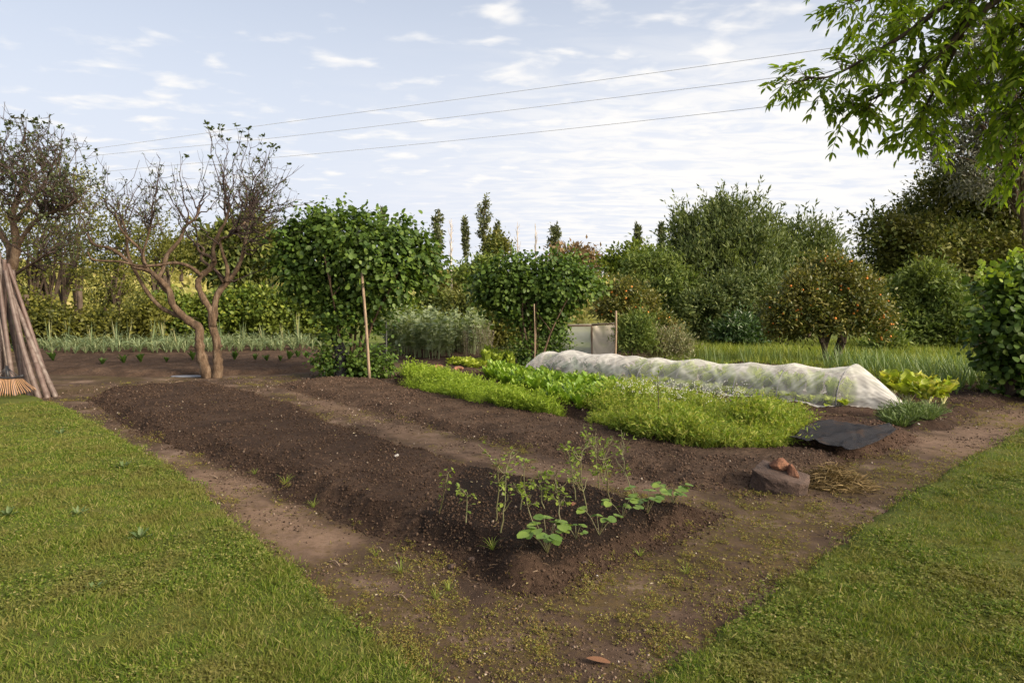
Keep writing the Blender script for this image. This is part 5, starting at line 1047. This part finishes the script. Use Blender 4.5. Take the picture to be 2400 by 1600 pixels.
KALE = leaf_mat("kale_leaf", [(0.045, 0.085, 0.055), (0.08, 0.13, 0.08)], 0.25, .5, .3)
BEET = leaf_mat("leaf_beet_leaf", [(0.12, 0.22, 0.02), (0.19, 0.30, 0.028), (0.30, 0.37, 0.04)], 0.35, .42, .4)
CHIVE = leaf_mat("chive_leaf", [(0.09, 0.145, 0.045), (0.13, 0.19, 0.055), (0.17, 0.22, 0.075)], 0.2, .45, .3)
CARROT = leaf_mat("carrot_fronds", [(0.15, 0.235, 0.022), (0.22, 0.31, 0.028), (0.30, 0.38, 0.045)], 0.38, .5, .25)
CARROT2 = leaf_mat("carrot_fronds_old", [(0.115, 0.185, 0.022), (0.19, 0.265, 0.03), (0.28, 0.335, 0.05), (0.34, 0.33, 0.08)], 0.38, .5, .25)
TOM = leaf_mat("seedling_leaf", [(0.115, 0.175, 0.025), (0.17, 0.235, 0.032), (0.235, 0.29, 0.05)], 0.38, .5, .3)
STRAWB = leaf_mat("broad_seedling_leaf", [(0.085, 0.155, 0.035), (0.13, 0.205, 0.04), (0.19, 0.27, 0.05)], 0.32, .5, .3)
DEADLEAF = leaf_mat("dead_leaf", [(0.13, 0.065, 0.035), (0.20, 0.10, 0.055)], .1, .7, .2)
def arc_leaf(L, lean, droop, az, w, fold=.35, n=6, ruffle=0.0, base=0.0, taper=None):
    t_ = np.linspace(0, 1, n); out = L * (lean * t_ + 0.35 * droop * t_ ** 2); up = L * (t_ * math.sqrt(max(.05, 1 - lean * lean)) - droop * t_ ** 2.2 * 0.75)
    p = np.stack([np.cos(az) * (out + base), np.sin(az) * (out + base), up], 1)
    prof = taper(t_) if taper else np.sin(np.pi * np.clip(t_ * .93 + .06, 0, 1)) ** .7
    V, F = strip(p, w * prof, up=A([-math.sin(az) * 1.0, math.cos(az), 0.0]) if False else A([0, 0, 1.0]), fold=fold)
    if ruffle: V = V + rng.normal(size=V.shape) * ruffle
    return V, F
def leafy(n, L, w, lean, droop, ruffle=0, r=None, fold=.3, taper=None, nseg=6, spread=1.0):
    out = []
    for i in range(n):
        k = (i + .5) / n; out.append(arc_leaf(L * rng.uniform(.75, 1.1), min(.97, lean * (.35 + .75 * k) * rng.uniform(.8, 1.2)), droop * rng.uniform(.5, 1.3), i * 2.4 + rng.random() * .5, w * rng.uniform(.8, 1.15), fold, nseg, ruffle, .006 * spread, taper))
    return join(out)
blade_t = lambda t_: np.clip(1 - t_ ** 2.2, 0.03, 1) * (0.75 + 0.25 * t_)
def protos(k, f): return [f() for _ in range(k)]
def scatter_plants(name, protos_, mat, part, pts, label, cat, group, sc=(.8, 1.15), tilt=.08):
    meshes = [new_mesh(part, V, F, mat) for V, F in protos_]
    for i, p in enumerate(pts):
        o = bpy.data.objects.new(name, meshes[i % len(meshes)]); COL.objects.link(o); z = topz(p)
        o.location = (p[0], p[1], z - .005); s = rng.uniform(*sc); o.scale = (s, s, s * rng.uniform(.9, 1.1)); o.rotation_euler = (rng.normal() * tilt, rng.normal() * tilt, rng.random() * 6.28)
        tag(o, label, cat, group)
def in_poly(poly, n, mind):
    p = A(poly); lo, hi = p.min(0), p.max(0); out = []
    for _ in range(40000):
        q = lo + (hi - lo) * rng.random(2)
        if sdf(poly, q[:1], q[1:])[0] > 0 and all((q[0] - o[0]) ** 2 + (q[1] - o[1]) ** 2 > mind * mind for o in out): out.append(q)
        if len(out) >= n: break
    return out
def row(a, b, n, jit): a = A(a[:2]); b = A(b[:2]); return [a + (b - a) * (i + .5) / n + rng.normal(size=2) * jit for i in range(n)]
# leeks at the back, with a few taller ones
lk = protos(6, lambda: leafy(10, .74, .013, .46, .72, .004, fold=.35, taper=blade_t, nseg=9))
pts = row(G(95, 832), G(735, 826), 62, .09) + row(G(80, 824), G(745, 819), 66, .09) + row(G(70, 817), G(745, 813), 70, .10) + row(G(120, 836), G(690, 830), 34, .08)
scatter_plants("leek_plant", lk, LEEKM, "leaves", pts, "grey green leek with arching leaves in the rows at the back", "leek", "leeks in the back bed")
tk = protos(3, lambda: leafy(9, .98, .015, .13, .10, 0, fold=.5, taper=blade_t, nseg=8))
scatter_plants("leek_plant", tk, LEEKM, "leaves", [G(u, v)[:2] for u, v in ((118, 826), (215, 831), (275, 831), (300, 822), (355, 824), (386, 828), (418, 830), (572, 827), (622, 826), (665, 824), (160, 822), (520, 822), (700, 826))], "tall upright leek standing above its arching neighbours", "leek", "tall leeks in the back bed")
# onions at the right, garlic spikes behind the tunnel
on = protos(5, lambda: leafy(11, .60, .0085, .42, .30, 0, fold=.2, taper=blade_t, nseg=7))
opoly = px_poly([(1930, 868), (2080, 890), (2240, 928), (2380, 922), (2345, 884), (2150, 864), (1960, 852)], .05)
scatter_plants("onion_plant", on, ONION, "leaves", in_poly(opoly, 125, .16), "upright blue green onion in the spiky patch beside the tunnel", "onion", "onions right of the net tunnel", (.75, 1.2), .12)
gpoly = px_poly([(1590, 858), (1950, 872), (1950, 856), (1600, 846)])
scatter_plants("garlic_plant", protos(3, lambda: leafy(6, .52, .007, .25, .1, 0, fold=.2, taper=blade_t)), ONION, "leaves", in_poly(gpoly, 40, .16), "thin spiky garlic plant standing in the grass behind the tunnel", "garlic", "garlic behind the net tunnel")
# broad beans
def bean():
    out = []
    for s in range(5):
        a = rng.random() * 6.28; h = rng.uniform(.65, .98); b = A([math.cos(a), math.sin(a), 0]) * rng.uniform(.02, .10); tp = b * 1.8 + A([0, 0, h])
        out.append(tube([b, tp], [.008, .005], 4, False)); n = 16; t_ = rng.uniform(.2, 1, n)[:, None]; q = b + (tp - b) * t_
        an = rng.random(n) * 6.28; d = np.stack([np.cos(an), np.sin(an), rng.uniform(.1, .9, n)], 1)
        out.append(scat(OVAL, q + d * .03, d, rng.normal(size=(n, 3)) * .4 + A([0, 0, 1.0]), rng.uniform(.08, .14, n), .9))
    return join(out)
bpoly = px_poly([(908, 842), (1010, 846), (1128, 840), (1140, 812), (905, 812)])
scatter_plants("broad_bean_plant", protos(5, bean), BEAN, "leaves", in_poly(bpoly, 95, .22), "tall grey green bean plant in the block between the round-leaved bushy trees", "bean plant", "bean plants in the block", (1.0, 1.35))
def misty():
    out = []
    for s in range(16):
        a = rng.random() * 6.28; b = A([math.cos(a), math.sin(a), 0]) * rng.uniform(.02, .16); tp = b * 1.9 + A([0, 0, rng.uniform(.5, .85)]); out.append(tube([b, tp], .003, 3, False)); n = 12
        q = b + (tp - b) * rng.uniform(.3, 1, (n, 1)); out.append(scat(KITE, q, rdir(n) + A([0, 0, .5]), rdir(n), rng.uniform(.02, .05, n)))
    return join(out)
MIST = leaf_mat("grey_flower", [(0.14, 0.16, 0.06), (0.20, 0.19, 0.10), (0.30, 0.24, 0.24)], .3)
scatter_plants("flowering_herb", protos(3, misty), MIST, "leaves", in_poly(px_poly([(1085, 846), (1150, 842), (1140, 818), (1085, 822)]), 14, .2), "straggly mauve flowered herb at the right end of the bean plants", "herb", "flowering herbs beside the bean plants")
# lettuces
lt = protos(4, lambda: leafy(15, .16, .055, .75, .25, .007, fold=.45))
yl = in_poly(px_poly([(1050, 852), (1095, 862), (1137, 862), (1130, 850), (1080, 845)], .06), 34, .13)
scatter_plants("lettuce", lt, LETT, "leaves", yl, "pale yellow green lettuce in the low double row before the second bushy tree", "lettuce", "yellow lettuces")
cs = protos(3, lambda: leafy(13, .34, .06, .40, .12, .008, fold=.4))
scatter_plants("cos_lettuce", cs, COS, "leaves", in_poly(px_poly([(1132, 856), (1200, 862), (1205, 846), (1140, 840)], .06), 20, .18), "upright yellow green lettuce beside the low lettuce double row", "lettuce", "upright lettuces")
lpts = [LP(s, t)[:2] + rng.normal(size=2) * .02 for t in np.arange(3.75, 9.0, .21) for s in (10.16, 10.34)]
scatter_plants("lettuce", lt, LETT, "leaves", lpts, "pale lettuce under the near side of the white net tunnel", "lettuce", "lettuces under the net tunnel")
ipts = [LP(s, t)[:2] + rng.normal(size=2) * .03 for t in np.arange(3.9, 7.9, .26) for s in (10.62, 10.86)]
scatter_plants("cos_lettuce", cs, COS, "leaves", ipts, "tall lettuce along the middle of the white net tunnel", "lettuce", "tall lettuces under the net tunnel", (1.0, 1.35))
kl = protos(3, lambda: leafy(10, .36, .055, .55, .35, .012, fold=.3))
scatter_plants("kale_plant", kl, KALE, "leaves", [LP(s, t)[:2] + rng.normal(size=2) * .03 for t in np.arange(8.0, 10.0, .34) for s in (10.45, 10.80)], "blue green kale under the far end of the white net tunnel", "kale", "kale under the net tunnel")
scatter_plants("kale_plant", kl, KALE, "leaves", [P(u, 800, 17.0)[:2] for u in (1305, 1322, 1340, 1358, 1374)], "dark kale inside the net cage", "kale", "kale inside the net cage", (1.0, 1.3))
# chard with parts
def chard(label, loc, L, n, sc):
    t = thing("chard_plant", label, "chard", loc); lv, stl = [], []
    for i in range(n):
        az = i * 2.4 + rng.random() * .6; lean = rng.uniform(.12, .62); q = L * rng.uniform(.7, 1.1); d = A([math.cos(az) * lean, math.sin(az) * lean, math.sqrt(1 - lean * lean * .9)])
        e = d * q * .42; stl.append(tube([A([0, 0, 0]) + d * .01, e], [.012, .007], 5, False) if True else 0)
        V, F = arc_leaf(q * .72, lean, rng.uniform(.10, .45), az, q * .20, .25, 7, .016); lv.append((V + e, F))
    for p_, m_, nm in ((join(stl), STALK, "stalks"), (join(lv), CHARD, "leaves")): mk(nm, (p_[0] * sc + A(loc), p_[1]), m_, t, smooth=True)
for i, (u, v) in enumerate(((2085, 942), (2128, 950), (2172, 958), (2208, 952), (2110, 930), (2160, 936))):
    p = G(u, v, .06); p[2] = topz(p)
    chard(["yellow green chard plant nearest the tunnel's gathered end", "large yellow green chard with the broadest upright leaves", "pale limp chard with yellowed leaves above the chives", "ragged yellow chard at the right end of the row", "green chard at the back against the onions", "upright chard between the broad-leaved one and the onions"][i], p, .40 if i < 2 else .36, 17, 1.12)
ch = protos(4, lambda: leafy(60, .20, .0032, .75, .25, .003, fold=.1, taper=blade_t, nseg=4, spread=6.0))
scatter_plants("chive_clump", ch, CHIVE, "leaves", in_poly(px_poly([(2070, 978), (2120, 992), (2192, 990), (2198, 974), (2120, 968)], .06), 20, .12), "fine leaved green chive clump in front of the chard", "chives", "chives before the chard", (.9, 1.25))
# leaf beet between carrots and tunnel
bt = protos(4, lambda: leafy(14, .30, .040, .55, .25, .008, fold=.3))
scatter_plants("leaf_beet", bt, BEET, "leaves", in_poly(px_poly([(1140, 886), (1215, 918), (1300, 944), (1400, 962), (1500, 956), (1480, 926), (1380, 905), (1250, 886), (1160, 870)], .12), 105, .14), "glossy green leaf beet between the feathery carrots and the net tunnel", "leaf beet", "leaf beet along the tunnel", (.8, 1.2))
# feathery tops
def frond_patch(name, poly, n, h, mat, label, seed, z=.13, hv=.35):
    r = np.random.default_rng(seed); p = A(poly); lo, hi = p.min(0), p.max(0); q = lo + (hi - lo) * r.random((n * 4, 2)); q = q[sdf(poly, q[:, 0], q[:, 1]) + .26 * fbm(q[:, 0], q[:, 1], 2.4, 3, seed) > 0]; q = q[(fbm(q[:, 0], q[:, 1], 5, 3, seed + 3) > -.10) | (r.random(len(q)) < .35)][:n]; n = len(q)
    hh = h * (1 - hv + 2 * hv * r.random(n)) * np.clip(1 + 1.2 * fbm(q[:, 0], q[:, 1], 2.2, 4, seed + 1), .45, 1.7) * sstep(-.05, .16, sdf(poly, q[:, 0], q[:, 1]) + .06); b = np.stack([q[:, 0], q[:, 1], top(q[:, 0], q[:, 1])], 1)
    lean = r.normal(size=(n, 2)) * .42; d = nrm(np.concatenate([lean, np.ones((n, 1))], 1)); k = 15; t_ = np.concatenate([np.linspace(.25, 1, k)])
    pos = b[:, None] + d[:, None] * (hh[:, None] * t_[None])[:, :, None]; pos[:, :, :2] += lean[:, None] * (hh[:, None] * t_[None] ** 2)[:, :, None] * .45; pos[:, :, 2] -= (hh[:, None] * t_[None] ** 3) * .12
    pos = pos.reshape(-1, 3); dd = nrm(np.repeat(d, k, 0) * .5 + r.normal(size=(n * k, 3)) * .75); sz = np.repeat(hh, k) * .17 * (1.25 - .6 * np.tile(t_, n)) * r.uniform(.6, 1.4, n * k) + .008
    VF = scat(KITE, pos, dd, r.normal(size=(n * k, 3)) + A([0, 0, .5]), sz, .55); st = scat(TWIG, b, d, rdir(n, r), hh * .9, .4)
    tag(mk(name, join([VF, st]), mat), kind="stuff", label=label)
frond_patch("carrot_tops", px_poly([(940, 888), (1005, 915), (1120, 942), (1290, 964), (1325, 957), (1255, 938), (1130, 908), (1040, 882), (950, 872)], .12), 4600, .20, CARROT, "bright green feathery carrot tops in the nearer left block", 501)
frond_patch("carrot_tops", px_poly([(1430, 1000), (1500, 1018), (1600, 1034), (1700, 1042), (1830, 1030), (1885, 1000), (1840, 975), (1700, 965), (1500, 945), (1390, 955), (1380, 985)], .12), 6200, .215, CARROT2, "taller yellow green carrot tops in the right block before the tunnel", 502)
frond_patch("carrot_tops", px_poly([(1360, 955), (1480, 990), (1440, 960), (1640, 975), (1700, 955), (1520, 925), (1400, 930)], .12), 2000, .20, CARROT2, "feathery herb foliage behind the taller carrot tops", 503)
def flowers():
    r = np.random.default_rng(77); poly = px_poly([(1420, 955), (1560, 985), (1760, 985), (1740, 960), (1500, 935)], .12); q = A(in_poly(poly, 190, .05)); n = len(q); h = r.uniform(.22, .36, n); b = np.stack([q[:, 0], q[:, 1], top(q[:, 0], q[:, 1])], 1)
    d = nrm(np.concatenate([r.normal(size=(n, 2)) * .12, np.ones((n, 1))], 1)); tp = b + d * h[:, None]; st = scat(TWIG, b, d, rdir(n, r), h, .22); k = 4
    fl = scat(LUMP, np.repeat(tp, k, 0) + r.normal(size=(n * k, 3)) * .018, rdir(n * k, r), rdir(n * k, r), .0065)
    tag(mk("flowering_weeds", st, GSTEM), kind="stuff", label="thin weed stems with tiny white flowers over the carrot tops"); tag(mk("white_flowers", fl, plain("white_petal", (.8, .8, .72), .6)), kind="stuff", label="tiny white flower heads over the carrot tops")
flowers()
def bolting():
    b = G(1540, 1000, .13); b[2] = topz(b); e = P(1541, 880, np.linalg.norm(b[:2]) * .96); t = thing("bolting_plant", "single tall feathery stalk rising above the carrot tops in front of the tunnel", "carrot plant", b)
    p = smooth_path([b, (b + e) / 2 + A([.015, 0, 0]), e], 5); mk("stem", tube(p, np.linspace(.011, .005, len(p)), 6), GSTEM, t, smooth=True); lv = []
    for k in range(9):
        f = .3 + .7 * k / 8; q = b + (e - b) * f; a = rng.random() * 6.28; L = .10 + .08 * (f > .8); d = nrm(A([math.cos(a), math.sin(a) * .6, .55])); m = 12; tt = np.linspace(.1, 1, m)[:, None]
        lv.append(tube([q, q + d * L], .003, 3, False)); lv.append(scat(KITE, q + d * L * tt, d + rng.normal(size=(m, 3)) * .6, rdir(m), .05 * (1.2 - tt[:, 0]) + .015, .6))
    mk("leaves", join(lv), CARROT2, t)
bolting()
# the seedlings in the dark compost corner
def seedling(u, v, u1, v1, kind, label):
    b = G(u, v, .16); b[2] = topz(b); Yb = b[1]; e = P(u1, v1, Yb + rng.normal() * .06); t = thing("tall_seedling", label, "seedling", b); H = e[2] - b[2]; st = []; lv = []
    p, rd = twig_shoot(b - A([0, 0, .02]), e, .0056, .0024, .014, rng, 9); p[:, 2] += np.sin(np.linspace(0, np.pi, 9)) * H * .05; st.append(tube(p, rd, 6, False)); br = [(p, .5)]
    for k in range({0: 1, 1: 4, 2: 7}[kind]):
        j = rng.integers(3, 8); a = rng.random() * 6.28; d = nrm(A([math.cos(a) * .7, math.sin(a) * .5, .8])); L = H * rng.uniform(.2, .5); q, r2 = twig_shoot(p[j], p[j] + d * L, .0042, .0018, .05, rng, 6); st.append(tube(q, r2, 5, False)); br.append((q, 0))
        if rng.random() < .6:
            d2 = nrm(d + rng.normal(size=3) * .6); q2, r3 = twig_shoot(q[3], q[3] + d2 * L * .5, .003, .0015, .05, rng, 4); st.append(tube(q2, r3, 4, False)); br.append((q2, 0))
    for q, f0 in br:
        m = rng.integers(2, 5) if kind else 5
        for k in range(m):
            c = q[min(len(q) - 1, int((f0 + (1 - f0) * rng.random()) * len(q)))]; a = rng.random() * 6.28; d = nrm(A([math.cos(a), math.sin(a), rng.uniform(-.2, .5)])); pl = rng.uniform(.015, .05); c2 = c + d * pl
            st.append(tube([c, c2], .0013, 3, False)); n3 = 3; dd = nrm(d + rng.normal(size=(n3, 3)) * .5); lv.append(scat(OVAL, np.repeat(c2[None], n3, 0), dd, np.tile(A([0, 0, 1.0]), (n3, 1)) + rng.normal(size=(n3, 3)) * .3, rng.uniform(.015, .038, n3), .85))
    mk("stem", join(st), GSTEM, t, smooth=True); mk("leaves", join(lv), TOM, t)
for i, (u, v, u1, v1, k, lb) in enumerate([
    (1030, 1202, 1043, 1118, 0, "thin leggy seedling at the left end of the dark compost patch"), (1091, 1227, 1092, 1155, 0, "short leafy seedling second from the left on the compost"),
    (1161, 1221, 1160, 1070, 1, "tall straight seedling with leaves along its stem, close behind a bare forked one"), (1172, 1251, 1188, 1090, 1, "bare stemmed forked seedling nearest the camera on the left side"),
    (1219, 1193, 1234, 1091, 1, "forked seedling behind the bare stemmed pair"), (1253, 1232, 1228, 1130, 1, "leaning Y-shaped seedling directly behind the big broad-leaved plant"),
    (1278, 1185, 1262, 1112, 2, "low spreading seedling with drooping leafy side shoots"), (1315, 1219, 1298, 1105, 2, "thick stemmed bushy seedling in the middle of the compost"),
    (1350, 1164, 1330, 1050, 2, "bushy seedling at the back of the compost patch"), (1376, 1193, 1356, 1062, 2, "tall branching seedling right of the thick stemmed one"),
    (1406, 1134, 1388, 1024, 2, "tallest leafy seedling at the rear edge of the dark bed"), (1435, 1172, 1412, 1036, 2, "brown stemmed leafy seedling on the right side of the compost"),
    (1491, 1134, 1450, 1045, 1, "bent seedling with a long arching stem at the bed's right edge")]): seedling(u, v, u1, v1, k, lb)
def broad(u, v, label, n, L, s):
    b = G(u, v, .15); b[2] = topz(b); t = thing("broadleaf_seedling", label, "young plant", b); st, lv = [], []
    for i in range(n):
        az = i * 2.4 + rng.random(); h = L * rng.uniform(.55, 1.15); out = L * rng.uniform(.25, .85); e = b + A([math.cos(az) * out, math.sin(az) * out, h]); st.append(tube(smooth_path([b, b + (e - b) * .5 + A([0, 0, h * .12]), e], 3), .0024, 4, False))
        for da in (-.95, 0, .95):
            d = A([math.cos(az + da), math.sin(az + da), rng.uniform(-.25, .15)]); lv.append(scat(ROUND, e[None] + d * .004, d[None], A([[rng.normal() * .2, rng.normal() * .2 - .15, 1.0]]), s * rng.uniform(.8, 1.15), .95))
    mk("stems", join(st), GSTEM, t, smooth=True); mk("leaves", join(lv), STRAWB, t, smooth=True)
for a in [(1283, 1282, "largest broad-leaved young plant at the near corner of the dark bed", 11, .16, .074), (1350, 1256, "smallest pale broad-leaved seedling beside the largest one", 4, .07, .034), (1404, 1240, "three-leaved young plant midway along the bed's right edge", 4, .14, .056),
          (1459, 1210, "small light green young plant with spread leaves before the two bushy ones", 4, .11, .058), (1518, 1190, "bushy broad-leaved young plant with tall light leaves near the bed's right corner", 8, .15, .064), (1578, 1172, "bluish broad-leaved young plant at the far right corner of the bed", 8, .13, .058)]: broad(*a)
# seedlings in the back bed, tufts, fallen leaf, twigs, rosettes
scatter_plants("pepper_seedling", protos(3, lambda: leafy(9, .26, .035, .45, .2, .004, fold=.3)), HAZEL, "leaves", [G(u, v, .08)[:2] for u, v in ((390, 850), (452, 846), (550, 846), (599, 845), (626, 848), (657, 847), (677, 846), (698, 838), (720, 841), (125, 848), (290, 852), (240, 855), (330, 850))], "small leafy green seedling in front of the leeks", "seedling", "small seedlings before the leeks", (.7, 1.1))
tf = protos(3, lambda: leafy(16, .15, .0032, .65, .5, 0, fold=.2, taper=blade_t))
scatter_plants("grass_tuft", tf, MEADOW, "blades", [G(u, v)[:2] for u, v in ((597, 1112), (1052, 1382), (1155, 1328), (1022, 1402), (670, 1140), (735, 1190), (880, 1300), (1500, 1300), (1610, 1340), (940, 1340), (2000, 1110))], "wispy green grass tuft on the bare trodden earth", "grass tuft", "grass tufts on the earth", (.5, 1.0))
ro = protos(2, lambda: leafy(11, .10, .013, .95, .12, .002, fold=.2))
scatter_plants("rosette_weed", ro, leaf_mat("rosette_leaf", [(0.075, 0.115, 0.04), (0.11, 0.155, 0.055)], .25), "leaves", [G(u, v)[:2] for u, v in ((185, 1216), (145, 1020), (330, 1278), (290, 1100), (20, 1215), (225, 1400))], "flat grey green weed rosette in the left lawn", "weed", "weed rosettes in the lawn", (.65, .95))
p = G(1430, 1556); p[2] = topz(p) + .012; q = arc_leaf(.105, .97, .10, 2.9, .022, .45, 8); tag(mk("fallen_leaf", (q[0] * A([1, 1, .5]) + p, q[1]), DEADLEAF, loc=p, smooth=True), "single curled brown dead leaf on the weeds close to the camera", "leaf")
for i, (u, v, du, dv, lb) in enumerate(((770, 1316, 26, 10, "short pale twig on the path left of the dark bed"), (1200, 1385, 60, -14, "thin curved root at the foot of the dark bed's near corner"), (480, 1118, 30, 4, "dark twig on the path beside the left lawn"), (880, 1285, 18, 8, "short brown twig at the dark bed's left foot"), (430, 893, -30, 8, "bent pale stick on the moss by the bare tree"), (388, 892, 26, -10, "short pale stick left of the bare tree"), (2010, 1140, 40, 4, "loose straw strand right of the straw heap"), (920, 1398, 34, 10, "grey stick lying at the edge of the left lawn"))):
    a = G(u, v); b = G(u + du, v + dv); a[2] = topz(a) + .006; b[2] = topz(b) + .010; m = (a + b) / 2 + A([0, .02, .012])
    tag(mk("fallen_twig", tube(smooth_path([a, m, b], 4), .0035, 5), WOODP, loc=a), lb, "twig")
def litter():
    n = 900; x, y, r = sample_ground(n, 2.7, 12, -36, 36, 1.2); k = (sdf(left_poly, x, y) < 0) & (sdf(right_poly, x, y) < 0); x, y = x[k], y[k]; m = len(x); d = np.concatenate([rng.normal(size=(m, 2)), rng.normal(size=(m, 1)) * .15], 1)
    VF = scat(OVAL, np.stack([x, y, top(x, y) + .012], 1), d, rng.normal(size=(m, 3)) * .3 + A([0, 0, 1.0]), .010 + .016 * rng.random(m), .7)
    tag(mk("leaf_litter", VF, leaf_mat("litter", [(0.16, 0.10, 0.05), (0.28, 0.24, 0.06), (0.35, 0.30, 0.2), (0.10, 0.055, 0.035)], .15, .7)), kind="stuff", label="tiny scattered leaf scraps on the earth")
litter()
def meadow():
    n = 60000; q = A([2, 12]) + rng.random((n, 2)) * A([20, 14]); k = sdf(meadow_poly, q[:, 0], q[:, 1]) + .4 * fbm(q[:, 0], q[:, 1], 1.1, 3, 21) > 0; k &= np.abs(q[:, 0]) < q[:, 1] * .85; x, y = q[k].T; m = len(x)
    mow = fbm(x, y, .6, 3, 99) > .0; h = np.where(mow, .10, .20) * rng.uniform(.6, 1.5, m); d = np.concatenate([rng.normal(size=(m, 2)) * .35, np.ones((m, 1))], 1)
    VF = scat(BLADE, np.stack([x, y, top(x, y) - .01], 1), d, rng.normal(size=(m, 3)), h, .016 / h)
    tag(mk("grass", VF, MEADOW), kind="stuff", label="longer green grass of the meadow beneath the orange tree")
meadow()
